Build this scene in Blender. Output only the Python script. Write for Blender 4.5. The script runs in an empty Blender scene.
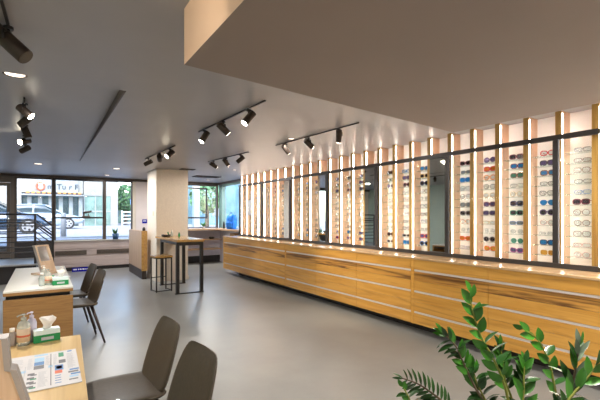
import bpy, bmesh, math, random
from mathutils import Vector, Matrix
random.seed(7)
PI = math.pi
COL = bpy.context.scene.collection
TH = math.radians(32.62)
CT, ST = math.cos(TH), math.sin(TH)

# ------------------------------------------------------------------ materials
def new_mat(name):
    m = bpy.data.materials.new(name); m.use_nodes = True
    nt = m.node_tree
    return m, nt, nt.nodes['Principled BSDF']

def plain(name, col, rough=0.5, metal=0.0, noise=0.04, scale=12.0, coat=0.0, spec=0.5, bump=0.0):
    m, nt, b = new_mat(name)
    tc = nt.nodes.new('ShaderNodeTexCoord'); n = nt.nodes.new('ShaderNodeTexNoise')
    n.inputs['Scale'].default_value = scale; n.inputs['Detail'].default_value = 3
    nt.links.new(tc.outputs['Object'], n.inputs['Vector'])
    r = nt.nodes.new('ShaderNodeValToRGB')
    r.color_ramp.elements[0].position = .3; r.color_ramp.elements[1].position = .7
    r.color_ramp.elements[0].color = tuple(c * (1 - noise) for c in col) + (1,)
    r.color_ramp.elements[1].color = tuple(min(1, c * (1 + noise)) for c in col) + (1,)
    nt.links.new(n.outputs['Fac'], r.inputs['Fac']); nt.links.new(r.outputs['Color'], b.inputs['Base Color'])
    b.inputs['Roughness'].default_value = rough; b.inputs['Metallic'].default_value = metal
    b.inputs['Coat Weight'].default_value = coat; b.inputs['Specular IOR Level'].default_value = spec
    if bump:
        bp = nt.nodes.new('ShaderNodeBump'); bp.inputs['Strength'].default_value = bump
        bp.inputs['Distance'].default_value = .002
        nt.links.new(n.outputs['Fac'], bp.inputs['Height']); nt.links.new(bp.outputs['Normal'], b.inputs['Normal'])
    return m

def wood(name, light, dark, streak, axis='Y', sc=1.0, rough=0.4, streak_amt=0.5, coat=0.15):
    m, nt, b = new_mat(name)
    N = nt.nodes; L = nt.links
    tc = N.new('ShaderNodeTexCoord'); mp = N.new('ShaderNodeMapping')
    s = {'X': (.7, 9, 9), 'Y': (9, .7, 9), 'Z': (9, 9, .7)}[axis]
    mp.inputs['Scale'].default_value = tuple(v * sc for v in s)
    L.new(tc.outputs['Object'], mp.inputs['Vector'])
    n1 = N.new('ShaderNodeTexNoise'); n1.inputs['Scale'].default_value = 1.3; n1.inputs['Detail'].default_value = 5
    n1.inputs['Distortion'].default_value = 1.2
    L.new(mp.outputs['Vector'], n1.inputs['Vector'])
    r1 = N.new('ShaderNodeValToRGB')
    r1.color_ramp.elements[0].position = .32; r1.color_ramp.elements[1].position = .68
    r1.color_ramp.elements[0].color = dark + (1,); r1.color_ramp.elements[1].color = light + (1,)
    L.new(n1.outputs['Fac'], r1.inputs['Fac'])
    mp2 = N.new('ShaderNodeMapping'); s2 = {'X': (.35, 5, 5), 'Y': (5, .35, 5), 'Z': (5, 5, .35)}[axis]
    mp2.inputs['Scale'].default_value = tuple(v * sc for v in s2); mp2.inputs['Location'].default_value = (3, 7, 1.7)
    L.new(tc.outputs['Object'], mp2.inputs['Vector'])
    n2 = N.new('ShaderNodeTexNoise'); n2.inputs['Scale'].default_value = 1.6; n2.inputs['Detail'].default_value = 6
    n2.inputs['Distortion'].default_value = 2.5
    L.new(mp2.outputs['Vector'], n2.inputs['Vector'])
    r2 = N.new('ShaderNodeValToRGB')
    r2.color_ramp.elements[0].position = .53; r2.color_ramp.elements[1].position = .66
    r2.color_ramp.elements[0].color = (0, 0, 0, 1); r2.color_ramp.elements[1].color = (streak_amt,) * 3 + (1,)
    L.new(n2.outputs['Fac'], r2.inputs['Fac'])
    mx = N.new('ShaderNodeMixRGB'); mx.inputs['Color2'].default_value = streak + (1,)
    L.new(r2.outputs['Color'], mx.inputs['Fac']); L.new(r1.outputs['Color'], mx.inputs['Color1'])
    L.new(mx.outputs['Color'], b.inputs['Base Color'])
    b.inputs['Roughness'].default_value = rough; b.inputs['Coat Weight'].default_value = coat
    b.inputs['Coat Roughness'].default_value = .2
    return m

def emit(name, col, strength):
    m, nt, b = new_mat(name)
    b.inputs['Base Color'].default_value = col + (1,)
    b.inputs['Emission Color'].default_value = col + (1,)
    b.inputs['Emission Strength'].default_value = strength
    return m

def glassy(name, tint, gloss=0.08, rough=0.02, opacity=0.0, body=(1, 1, 1)):
    """thin pane: mostly see-through, a little mirror reflection, optional tinted body"""
    m = bpy.data.materials.new(name); m.use_nodes = True
    nt = m.node_tree; N = nt.nodes; L = nt.links; N.clear()
    out = N.new('ShaderNodeOutputMaterial'); tr = N.new('ShaderNodeBsdfTransparent'); gl = N.new('ShaderNodeBsdfGlossy')
    tr.inputs['Color'].default_value = tint + (1,); gl.inputs['Roughness'].default_value = rough
    mix = N.new('ShaderNodeMixShader'); mix.inputs['Fac'].default_value = gloss
    lw = N.new('ShaderNodeLayerWeight'); lw.inputs['Blend'].default_value = .5
    pw = N.new('ShaderNodeMath'); pw.operation = 'POWER'; pw.inputs[1].default_value = 5
    mul = N.new('ShaderNodeMath'); mul.operation = 'MULTIPLY_ADD'; mul.inputs[1].default_value = .5; mul.inputs[2].default_value = gloss * .35
    L.new(lw.outputs['Facing'], pw.inputs[0]); L.new(pw.outputs[0], mul.inputs[0]); L.new(mul.outputs[0], mix.inputs['Fac'])
    L.new(tr.outputs[0], mix.inputs[1]); L.new(gl.outputs[0], mix.inputs[2])
    last = mix
    if opacity:
        df = N.new('ShaderNodeBsdfPrincipled'); df.inputs['Base Color'].default_value = body + (1,); df.inputs['Roughness'].default_value = .15
        m2 = N.new('ShaderNodeMixShader'); m2.inputs['Fac'].default_value = opacity
        L.new(mix.outputs[0], m2.inputs[1]); L.new(df.outputs[0], m2.inputs[2]); last = m2
    L.new(last.outputs[0], out.inputs['Surface'])
    return m

M = {}
M['ceiling'] = plain('ceiling_paint', (.325, .318, .335), .42, scale=2.5, noise=.03, spec=.55)
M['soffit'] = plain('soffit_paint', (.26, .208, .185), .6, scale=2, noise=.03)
M['soffit_side_lit'] = plain('soffit_lit_tone', (.82, .60, .44), .6, scale=2, noise=.03)  # same soffit, with the warm lamplight on its side put into the colour
M['wall'] = plain('wall_paint', (.74, .69, .61), .7, scale=3, noise=.03)
M['column'] = plain('column_paint', (.82, .75, .66), .65, scale=30, noise=.04, bump=.3)
M['wall_pink'] = plain('plaster_paint', (.72, .66, .66), .7, scale=3)
M['teal_wall'] = plain('grey_green_paint', (.42, .52, .47), .7, scale=3)
M['black'] = plain('black_metal', (.022, .020, .020), .38, .3, noise=.1)
M['bronze'] = plain('dark_bronze_metal', (.060, .045, .036), .42, .5, noise=.1)
M['dark_brown'] = plain('dark_brown_frame', (.085, .066, .055), .45, .3)
M['door_bronze'] = plain('grey_brown_door_frame', (.15, .125, .105), .45, .2)
M['kick'] = plain('dark_kick_board', (.035, .026, .022), .5)
M['platform'] = plain('dark_platform_board', (.030, .028, .032), .6)
M['steel'] = plain('brushed_steel', (.5, .5, .5), .3, .9)
M['white'] = plain('white_laminate', (.66, .66, .61), .35, noise=.02)
M['strip_alu'] = plain('pale_aluminium_channel', (.78, .72, .68), .35, .15)
M['back_white'] = plain('white_display_back', (.88, .86, .84), .6, noise=.015)
M['fin_side'] = wood('pale_maple_veneer', (.88, .61, .43), (.80, .53, .36), (.62, .38, .24), 'Z', 1.6, .5, .25, 0)
M['fin_front'] = wood('golden_oak', (.60, .37, .10), (.47, .27, .06), (.30, .14, .03), 'Z', 1.4, .4, .5, .1)
M['cabinet'] = wood('honey_oak', (.74, .40, .085), (.60, .29, .045), (.36, .16, .03), 'Y', .9, .34, .45, .2)
M['cabinet_burl'] = wood('burl_streaked_oak', (.70, .37, .08), (.52, .24, .04), (.13, .05, .012), 'Y', .75, .34, .95, .2)
for n_ in M['cabinet_burl'].node_tree.nodes:
    if n_.type == 'VALTORGB' and n_.color_ramp.elements[0].color[0] < .001: n_.color_ramp.elements[0].position = .44; n_.color_ramp.elements[1].position = .60
M['cabinet_top'] = wood('pale_oak_worktop', (.72, .50, .28), (.62, .40, .20), (.42, .24, .10), 'Y', 1.0, .25, .4, .3)
M['desk_oak'] = wood('brown_oak_veneer', (.36, .20, .07), (.27, .14, .045), (.18, .08, .03), 'X', 3.5, .45, .5, .05)
M['maple'] = wood('light_maple', (.74, .54, .25), (.64, .43, .17), (.52, .33, .13), 'Y', 1.2, .28, .4, .3)
M['table_oak'] = wood('golden_table_top', (.66, .40, .13), (.52, .28, .08), (.30, .15, .05), 'Y', 2, .25, .5, .4)
M['ledge'] = wood('tan_shelf_board', (.56, .36, .20), (.45, .28, .15), (.3, .16, .08), 'X', 1.5, .45, .4, .1)
M['pony'] = wood('pinkish_tan_veneer', (.52, .35, .22), (.44, .28, .17), (.34, .2, .12), 'Z', 1.5, .5, .4, .1)
M['panel'] = wood('greyish_wood_panel', (.50, .42, .40), (.42, .35, .33), (.24, .19, .18), 'X', 1.4, .5, .4, .05)
M['panel_lavender'] = plain('lilac_grey_paint', (.78, .76, .84), .6)
M['tan_board'] = wood('tan_birch_board', (.64, .47, .33), (.56, .40, .27), (.45, .30, .2), 'Z', 2, .4, .3, .1)
M['edge_grey'] = plain('grey_edge', (.33, .30, .28), .45)
M['leather'] = plain('dark_taupe_leather', (.062, .048, .032), .40, noise=.12, scale=60, bump=.25, coat=.05)
M['chair_leg'] = plain('dark_brown_leg', (.045, .028, .025), .4, .2)
M['frame_black'] = plain('charcoal_frame', (.045, .040, .040), .4, .2)
M['clear_shelf'] = glassy('acrylic_shelf', (.93, .98, .97), .1, opacity=.2, body=(.70, .88, .85))
M['glass'] = glassy('window_glass', (.97, .985, .985), .06)
M['display_glass'] = glassy('display_glass', (.985, .985, .98), .03)
M['led'] = emit('led_strip', (1.0, .91, .82), 13.0)
M['lens_glow'] = emit('lamp_lens_lit', (1.0, .88, .68), 25.0)
M['lens_off'] = plain('lamp_lens_dark', (.10, .09, .08), .2)
M['downlight_glow'] = emit('downlight_diffuser', (1.0, .82, .66), 1.3)
M['pot_blue'] = plain('dark_blue_glaze', (.02, .07, .16), .25, coat=.5)
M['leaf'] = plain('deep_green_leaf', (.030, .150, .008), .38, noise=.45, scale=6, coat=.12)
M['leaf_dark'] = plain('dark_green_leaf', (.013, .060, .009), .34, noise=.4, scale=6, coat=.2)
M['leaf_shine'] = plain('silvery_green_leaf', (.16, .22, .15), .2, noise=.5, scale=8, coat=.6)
M['stem'] = plain('olive_stem', (.20, .22, .04), .45)
M['stem_brown'] = plain('brown_stem', (.10, .07, .04), .5)
M['soil'] = plain('potting_soil', (.03, .02, .015), .95, noise=.4, scale=60)
M['terracotta'] = plain('grey_planter', (.25, .24, .23), .6)
M['green'] = plain('tissue_box_green', (.005, .25, .075), .4)
M['box_white'] = plain('tissue_box_white', (.66, .80, .80), .45)
M['tissue'] = plain('white_tissue', (.90, .88, .85), .8)
M['paper'] = plain('white_paper', (.62, .62, .64), .5, noise=.02)
M['ink'] = plain('grey_ink', (.16, .17, .19), .6)
M['ink_soft'] = plain('pale_ink', (.48, .50, .54), .6)
M['ink_blue'] = plain('blue_ink', (.10, .24, .50), .6)
M['ink_sky'] = plain('sky_ink', (.35, .58, .78), .6)
M['ink_red'] = plain('red_ink', (.70, .16, .08), .6)
M['ink_green'] = plain('green_ink', (.04, .28, .15), .6)
M['cream'] = plain('cream_label', (.75, .58, .42), .5)
M['clear_plastic'] = glassy('clear_plastic', (.86, .92, .90), .15, .05, .35, (.75, .80, .78))
M['lavender_plastic'] = plain('lilac_pump', (.60, .58, .74), .35)
M['navy_sign'] = plain('navy_sign', (.010, .012, .30), .9, spec=.05)
M['sign_white'] = plain('sign_white', (.75, .76, .85), .5)
M['backpack'] = plain('bright_blue_nylon', (.005, .17, .66), .5, noise=.35, scale=9)
M['backpack_dark'] = plain('dark_blue_nylon', (.005, .03, .16), .5)
M['mirror'] = plain('mirror_silver', (.92, .93, .93), .01, 1.0, noise=0)
M['concrete'], nt, b = new_mat('polished_concrete')
tc = nt.nodes.new('ShaderNodeTexCoord'); n = nt.nodes.new('ShaderNodeTexNoise'); n.inputs['Scale'].default_value = .9; n.inputs['Detail'].default_value = 8
n.inputs['Roughness'].default_value = .6
r = nt.nodes.new('ShaderNodeValToRGB'); r.color_ramp.elements[0].position = .35; r.color_ramp.elements[1].position = .68
r.color_ramp.elements[0].color = (.205, .208, .200, 1); r.color_ramp.elements[1].color = (.272, .276, .262, 1)
nt.links.new(tc.outputs['Object'], n.inputs['Vector']); nt.links.new(n.outputs['Fac'], r.inputs['Fac']); nt.links.new(r.outputs['Color'], b.inputs['Base Color'])
rr = nt.nodes.new('ShaderNodeMapRange'); rr.inputs['To Min'].default_value = .26; rr.inputs['To Max'].default_value = .42
nt.links.new(n.outputs['Fac'], rr.inputs['Value']); nt.links.new(rr.outputs[0], b.inputs['Roughness'])
M['street'] = plain('pale_street', (.24, .24, .25), .9, scale=.6, noise=.12)
M['facade_cream'] = plain('cream_facade', (.23, .225, .21), .85, scale=1)
M['facade_white'] = plain('white_facade', (.24, .26, .27), .85, scale=1)
M['facade_glass'] = plain('teal_shop_glass', (.07, .14, .17), .25, scale=1, noise=.4)
M['facade_green'] = plain('green_grey_glass', (.11, .19, .17), .3, scale=1, noise=.4)
M['facade_blue'] = plain('pale_blue_facade', (.16, .30, .36), .5, scale=.8, noise=.3)
M['awning'] = plain('grey_awning', (.20, .21, .22), .7)
M['orange'] = plain('orange_lettering', (.60, .20, .05), .5)
M['orange_red'] = plain('orange_red_ring', (.50, .09, .04), .5)
M['sign_dark'] = plain('dark_blue_grey_lettering', (.02, .03, .045), .5)
M['car_white'] = plain('pale_blue_grey_car_paint', (.30, .37, .42), .25, .2, coat=.6, scale=1)
M['car_navy'] = plain('navy_car_paint', (.015, .035, .065), .2, .3, coat=.8, scale=1)
M['car_glass'] = plain('car_glass', (.03, .05, .06), .08, coat=.5)
M['tyre'] = plain('black_tyre', (.02, .02, .02), .8)
M['rim'] = plain('silver_rim', (.34, .34, .35), .3, .5)
M['tree_leaf'] = plain('street_tree_leaf', (.10, .22, .09), .6, noise=.5, scale=1.5)
M['bark'] = plain('tree_bark', (.12, .09, .07), .9)
M['barrier'] = plain('white_barrier', (.52, .52, .52), .6)

# ------------------------------------------------------------------ mesh helpers
class MB:
    def __init__(s): s.v = []; s.f = []; s.m = []; s.sm = []
    def face(s, pts, mat=0, smooth=False):
        b = len(s.v); s.v += [tuple(p) for p in pts]; s.f.append(tuple(range(b, b + len(pts)))); s.m.append(mat); s.sm.append(smooth)
        return s
    def box(s, x0, x1, y0, y1, z0, z1, mat=0):
        b = len(s.v)
        s.v += [(x0,y0,z0),(x1,y0,z0),(x1,y1,z0),(x0,y1,z0),(x0,y0,z1),(x1,y0,z1),(x1,y1,z1),(x0,y1,z1)]
        for q in ((0,3,2,1),(4,5,6,7),(0,1,5,4),(1,2,6,5),(2,3,7,6),(3,0,4,7)):
            s.f.append(tuple(b+i for i in q)); s.m.append(mat); s.sm.append(False)
        return s
    def grid(s, rings, mat=0, smooth=True, closed=True, caps=True):
        b = len(s.v); n = len(rings[0])
        for r in rings: s.v += [tuple(p) for p in r]
        for i in range(len(rings)-1):
            for j in range(n if closed else n-1):
                k = (j+1) % n
                s.f.append((b+i*n+j, b+i*n+k, b+(i+1)*n+k, b+(i+1)*n+j)); s.m.append(mat); s.sm.append(smooth)
        if caps and closed:
            s.f.append(tuple(b+j for j in reversed(range(n)))); s.m.append(mat); s.sm.append(False)
            e = b+(len(rings)-1)*n
            s.f.append(tuple(e+j for j in range(n))); s.m.append(mat); s.sm.append(False)
        return s
    def tube(s, path, rad, n=8, mat=0, loop=False, smooth=True, caps=True):
        P = [Vector(p) for p in path]; rs = rad if isinstance(rad, (list, tuple)) else [rad]*len(P)
        rings = []; up = None
        for i, p in enumerate(P):
            if loop: t = P[(i+1) % len(P)] - P[i-1]
            else: t = P[min(i+1, len(P)-1)] - P[max(i-1, 0)]
            t.normalize()
            if up is None:
                up = Vector((0,0,1)) if abs(t.z) < .9 else Vector((1,0,0))
            a = up - t*up.dot(t)
            if a.length < 1e-6: a = t.orthogonal()
            a.normalize(); up = a; c = t.cross(a)
            rings.append([p + (a*math.cos(2*PI*j/n+PI/n) + c*math.sin(2*PI*j/n+PI/n))*rs[i] for j in range(n)])
        if loop: rings.append(rings[0]); caps = False
        return s.grid(rings, mat, smooth, True, caps)
    def lathe(s, prof, cx=0, cy=0, n=16, mat=0, smooth=True):
        rings = [[(cx+r*math.cos(2*PI*j/n), cy+r*math.sin(2*PI*j/n), z) for j in range(n)] for r, z in prof]
        return s.grid(rings, mat, smooth)
    def cyl(s, a, b, r, n=12, mat=0): return s.tube([a, b], r, n, mat)
    def bar(s, a, b, w, mat=0): return s.tube([a, b], w*.7071, 4, mat, smooth=False)
    def build(s, name, mats, parent=None, bevel=0.0, loc=None, weld=True):
        me = bpy.data.meshes.new(name); me.from_pydata(s.v, [], s.f)
        if not isinstance(mats, (list, tuple)): mats = [mats]
        for m in mats: me.materials.append(M[m] if isinstance(m, str) else m)
        for p, mi, sm in zip(me.polygons, s.m, s.sm): p.material_index = mi; p.use_smooth = sm
        bm = bmesh.new(); bm.from_mesh(me)
        if weld: bmesh.ops.remove_doubles(bm, verts=bm.verts, dist=1e-6)
        bmesh.ops.recalc_face_normals(bm, faces=bm.faces); bm.to_mesh(me); bm.free()
        o = bpy.data.objects.new(name, me); COL.objects.link(o)
        if parent: o.parent = parent
        if loc: o.location = loc
        if bevel:
            md = o.modifiers.new('bevel', 'BEVEL'); md.width = bevel; md.segments = 2; md.limit_method = 'ANGLE'
        return o

def tag(o, label, cat, group=None, kind=None):
    if label: o['label'] = label
    if cat: o['category'] = cat
    if group: o['group'] = group
    if kind: o['kind'] = kind
    return o
def empty(name, loc, label, cat, group=None, rz=0):
    o = bpy.data.objects.new(name, None); COL.objects.link(o); o.location = loc; o.rotation_euler.z = rz
    o.empty_display_size = .1
    return tag(o, label, cat, group)
def struct(mb, name, mats, bevel=0, label=None):
    o = mb.build(name, mats, bevel=bevel); o['kind'] = 'structure'
    if label: o['label'] = label
    return o
def kids(o): return [c for c in list(o.children)]
def copy_tree(o, parent=None):
    c = o.copy(); COL.objects.link(c)
    if parent: c.parent = parent
    for ch in kids(o): copy_tree(ch, c)
    return c
def B(x0, x1, y0, y1, z0, z1, mat=0): return MB().box(x0, x1, y0, y1, z0, z1, mat)

# ------------------------------------------------------------------ the room shell
XL, XR, YB, YF, ZC = -2.6, 4.90, -1.6, 12.6, 2.58
struct(B(XL-.2, XR+.2, YB-.2, YF+.3, -.2, 0), 'floor', 'concrete', label='smooth grey polished concrete floor')
# ceiling with shallow raised recess over the desks
cm = MB()
RX0, RX1, RY0, RY1, RH = -2.2, .60, 3.72, 8.95, .09
TOP = 3.6
cm.box(XL-.2, RX0, YB-.2, YF+.3, ZC, TOP); cm.box(RX1, XR+.2, YB-.2, YF+.3, ZC, TOP)
cm.box(RX0, RX1, YB-.2, RY0, ZC, TOP); cm.box(RX0, RX1, RY1, YF+.3, ZC, TOP); cm.grid([[(RX0, RY0, ZC+RH), (RX1, RY0, ZC+RH), (RX1, RY0, TOP), (RX0, RY0, TOP)], [(RX0, RY1, ZC+.001), (RX1, RY1, ZC+.001), (RX1, RY1, TOP), (RX0, RY1, TOP)]], 0, False)
struct(cm, 'ceiling', 'ceiling', label='grey painted ceiling with a shallow raised recess')
struct(MB().grid([[(RX1-.012, y, ZC-.004), (RX1-.002, y, ZC-.004), (RX1-.002, y, z), (RX1-.012, y, z)] for y, z in ((RY0, ZC+RH), (RY1, ZC+.002))], 0, False), 'trim_1', 'bronze', label='dark edge strip of the ceiling recess')
sf = MB()
a, b_, c_, d_ = (.615, YB), (.615, 2.08), (3.25, 2.40), (3.25, YB)
q = [a, b_, c_, d_]
for i in range(4):
    p, r_ = q[i], q[(i+1) % 4]
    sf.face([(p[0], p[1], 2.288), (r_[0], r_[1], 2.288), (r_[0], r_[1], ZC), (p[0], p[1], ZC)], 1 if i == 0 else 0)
sf.face([(x, y, 2.288) for x, y in q]); sf.face([(x, y, ZC) for x, y in q])
struct(sf, 'trim_2', ['soffit', 'soffit_side_lit'], label='large dropped ceiling soffit with a side tinted warm beige as if lamplit')
struct(B(XL-.2, XL, YB-.2, YF+.3, 0, ZC), 'wall_left', 'teal_wall')
struct(B(XL, XR, YB-.2, YB, 0, ZC), 'wall_back', 'wall')
struct(B(4.66, XR+.2, YB, 9.98, 0, ZC), 'wall_right', 'back_white', label='white wall behind the eyewear display')

# storefront wall (left part, below and around the windows)
SILL = .81; HEAD = 2.50
w = MB(); w.box(.22, 2.28, YF, YF+.2, 0, SILL)
w.box(.22, 2.28, YF-.02, YF, .10, .40, 0); w.box(.22, 2.28, YF-.02, YF, .42, .58, 0); w.box(.22, 2.28, YF-.02, YF, .60, SILL, 0)
struct(w, 'wall_front', 'panel', label='greyish wood panelling under the shop window')
struct(B(-.64, .22, YF, YF+.2, 0, SILL), 'wall_front_left', 'platform')
struct(B(XL, -.64, YF, YF+.2, 0, .42), 'wall_front_door_base', 'platform')
struct(B(2.28, 2.95, YF-.05, YF+.2, 0, ZC), 'wall_front_middle', 'wall_pink')
struct(B(2.95, XR+.2, YF-.02, YF+.2, 0, 1.08), 'wall_front_right', 'panel_lavender')
struct(B(XL, XR+.05, YF-.10, YF+.22, 2.515, ZC), 'trim_3', 'dark_brown', label='dark header beam over the front windows')
struct(B(.22, 2.2, YF-.06, YF+.05, SILL, SILL+.03), 'trim_4', 'white', label='pale window sill')
struct(B(.36, 2.28, YF-.035, YF-.02, 0, .09), 'baseboard_front', 'black')
struct(B(2.95, XR, YF-.04, YF-.02, 0, .22), 'baseboard_front_right', 'black')
# windows
def window(name, x0, x1, y, z0, z1, t=.05, d=.10, frame='dark_brown', label=None, g='glass'):
    f = MB(); f.box(x0, x0+t, y, y+d, z0, z1); f.box(x1-t, x1, y, y+d, z0, z1)
    f.box(x0+t, x1-t, y, y+d, z0, z0+t*.8); f.box(x0+t, x1-t, y, y+d, z1-t*.8, z1)
    o = struct(f, name, frame, label=label)
    p = B(x0+t, x1-t, y+d*.45, y+d*.55, z0+t*.8, z1-t*.8).build('window_pane', g, o); return o
window('window_1', -.64, .22, YF, SILL, 2.515, label='left shop window beside the door')
window('window_2', .22, 1.46, YF, SILL, 2.515, label='middle shop window with a dark frame hung in it')
o = window('window_3', 1.46, 2.20, YF, SILL, 2.515, t=.035, label='right shop window with a potted cactus on its sill')
struct(B(2.20, 2.28, YF-.03, YF+.1, SILL, 2.515), 'trim_5', 'wall')
window('window_4', 2.95, XR-.05, YF, 1.10, 2.515, label='wide window behind the column')
f = MB(); f.box(XR-.02, XR+.1, 9.98, 10.06, 1.08, 2.515); f.box(XR-.02, XR+.1, 12.33, 12.40, 1.08, 2.515); f.box(XR-.02, XR+.1, 12.5, 12.6, 1.08, 2.515)
f.box(XR-.02, XR+.1, 10.06, 12.5, 1.08, 1.12); f.box(XR-.02, XR+.1, 10.06, 12.5, 2.46, 2.515)
o = struct(f, 'window_5', 'facade_green', label='side window at the far corner'); B(XR+.03, XR+.04, 10.06, 12.5, 1.12, 2.46).build('window_pane', 'glass', o)
struct(B(XR-.08, XR+.15, 9.98, 12.52, 2.515, ZC), 'trim_6', 'dark_brown')
struct(B(XR, XR+.2, 9.98, 12.6, 0, 1.08), 'wall_right_far', 'panel_lavender')
# door at the far left
f = MB(); f.box(-.72, -.64, YF-.02, YF+.12, .42, 2.515); f.box(-1.95, -1.80, YF-.02, YF+.12, .42, 2.515)
f.box(-1.80, -.72, YF-.02, YF+.12, 2.36, 2.515)
struct(f, 'trim_7', 'door_bronze', label='brown frame around the entrance door')
f = MB(); f.box(-1.79, -1.69, YF, YF+.06, .43, 2.35); f.box(-.80, -.725, YF, YF+.06, .43, 2.35); f.box(-1.69, -.80, YF, YF+.06, .43, .60); f.box(-1.69, -.80, YF, YF+.06, 2.27, 2.35)
d = struct(f, 'door_1', 'door_bronze', label='brown framed glass entrance door')
B(-1.69, -.80, YF+.025, YF+.035, .60, 2.27).build('door_pane', 'glass', d)
MB().cyl((-.76, YF-.05, 1.2), (-.76, YF-.05, 1.6), .012).build('door_handle', 'steel', d)
struct(B(XL, -1.95, YF, YF+.2, SILL, ZC), 'wall_front_corner', 'wall')
# hanging frames inside the windows
def hanging_frame(x0, x1, z0, z1, y, label):
    r_ = empty('hanging_window_frame', ((x0+x1)/2, y, z0), label, 'frame')
    W = (x1-x0)/2; H = z1-z0; t = .045
    f = MB(); f.box(-W, -W+t, 0, .03, 0, H); f.box(W-t, W, 0, .03, 0, H); f.box(-W+t, W-t, 0, .03, 0, t); f.box(-W+t, W-t, 0, .03, H-t, H)
    f.build('frame', 'black', r_); B(-W+t, W-t, .012, .016, t, H-t).build('pane', 'glass', r_)
    return r_
hanging_frame(.20, 1.44, 1.43, 2.51, YF-.14, 'large thin black frame hanging in the left shop window')
hanging_frame(3.25, 4.43, 1.42, 2.40, YF-.14, 'thin black frame hanging in the window right of the column')
# small dark cat silhouette perched on the left hanging frame's bottom rail
mb = MB(); mb.box(-.10, .10, 0, .012, 0, .035); mb.box(-.07, -.04, 0, .012, .035, .10); mb.box(.04, .07, 0, .012, .035, .10)
mb.tube([(-.08,.006,.12),(0,.006,.14),(.09,.006,.15)], [.025,.035,.03], 8); mb.tube([(.09,.006,.15),(.13,.006,.17)], [.03,.02], 8)
tag(mb.build('animal_figure', 'dark_brown', loc=(.98, YF-.165, 1.465)), 'small dark animal shaped figure on the bottom rail of the hanging frame', 'figurine')
# column
struct(B(2.15, 2.88, 9.42, 10.35, 0, ZC), 'trim_8', 'column', .012, 'square beige structural column')
struct(B(2.135, 2.895, 9.405, 10.365, 0, .09), 'baseboard_column', 'column')
mb = B(-.008, 0, -.035, .035, -.055, .055); th = mb.build('wall_thermostat', 'cream', loc=(2.15, 9.72, 1.56)); tag(th, 'small tan thermostat on the shaded side of the column', 'thermostat')
# half height partition
t = empty('half_height_partition', (2.0, 10.4, 0), 'waist high tan wooden partition with black base left of the column', 'partition')
B(-.05, .05, -.42, 1.3, .22, 1.14).build('panel', 'pony', t, .004)
B(-.045, .055, -.40, 1.3, 0, .22).build('base', 'kick', t)
B(-.06, .07, -.44, -.42, .2, 1.15).build('end_trim', 'table_oak', t)
mb = MB().lathe([(.0, 0), (.035, 0), (.035, .06), (.02, .075), (.02, .09), (.0, .09)], n=12)
tag(mb.build('sanitizer_jar', 'black', loc=(2.01, 10.05, 1.145)), 'small black jar on top of the tan partition', 'jar')
o = B(-.07, .07, -.004, 0, -.06, .06).build('blue_notice', 'navy_sign', loc=(2.53, YF-.05, 1.34)); tag(o, 'small square navy notice on the wall left of the column', 'sign')
B(-.045, .045, -.006, -.004, .0, .025).build('lettering', 'sign_white', o)
# wall vents under the window
for (x0, x1), lab in (((.25, 1.0), 'dark slotted vent in the panelling behind the desk, left one'), ((1.25, 2.12), 'dark slotted vent in the panelling next to the partition, right one')):
    t = empty('wall_vent', ((x0+x1)/2, YF-.02, .49), lab, 'vent', 'vents under the shop window'); hw = (x1-x0)/2
    B(-hw, hw, -.006, 0, -.06, .06).build('backing', 'dark_brown', t)
    for k in range(5): B(-hw, hw, -.016, -.006, -.06+k*.028, -.050+k*.028).build('slat', 'door_bronze', t)
# navy floor sign
o = B(-.29, .29, -.004, .004, 0, .115).build('low_sign', 'navy_sign', loc=(.92, 12.30, 0)); tag(o, 'long low navy sign with white lettering standing at the foot of the shop window wall', 'sign')
x = -.26
for wd in (.10, .03, .05, .06, .03, .08, .10):
    B(x, x+wd*.85, -.0055, -.004, .045, .080).build('lettering', 'sign_white', o); x += wd+.012
# window ledge with shelves (right of column)
t = empty('window_ledge_shelving', (2.95, 11.9, 0), 'tan wooden window ledge with two open shelves right of the column', 'shelf')
mb = B(0, 1.93, 0, .67, 1.06, 1.11); mb.box(1.60, 1.93, -1.8, 0, 1.06, 1.11); mb.build('ledge', 'ledge', t, .004)
B(0, 1.85, .25, .66, .74, .77).build('shelf', 'ledge', t); B(0, 1.85, .25, .66, .44, .47).build('shelf', 'ledge', t)
B(0, .03, .25, .66, .05, 1.06).build('side_panel', 'panel_lavender', t)
o = B(0, .22, 0, .3, 0, .22).build('brown_box', 'desk_oak', loc=(4.66, 10.85, .77), bevel=.005); tag(o, 'brown box on the low stand below the blue backpack', 'box')
o = B(-.03, .24, -.83, .33, 0, .77).build('low_stand', 'panel_lavender', loc=(4.65, 10.9, 0)); tag(o, 'lilac grey low stand in the corner behind the long cabinet', 'cabinet')
mb = MB().lathe([(.0,0),(.07,0),(.09,.03),(.09,.06),(.06,.07),(0,.07)], n=12); tag(mb.build('dark_bowl', 'black', loc=(4.50, 12.25, .771)), 'small dark bowl on the shelf under the window ledge', 'bowl')
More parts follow.
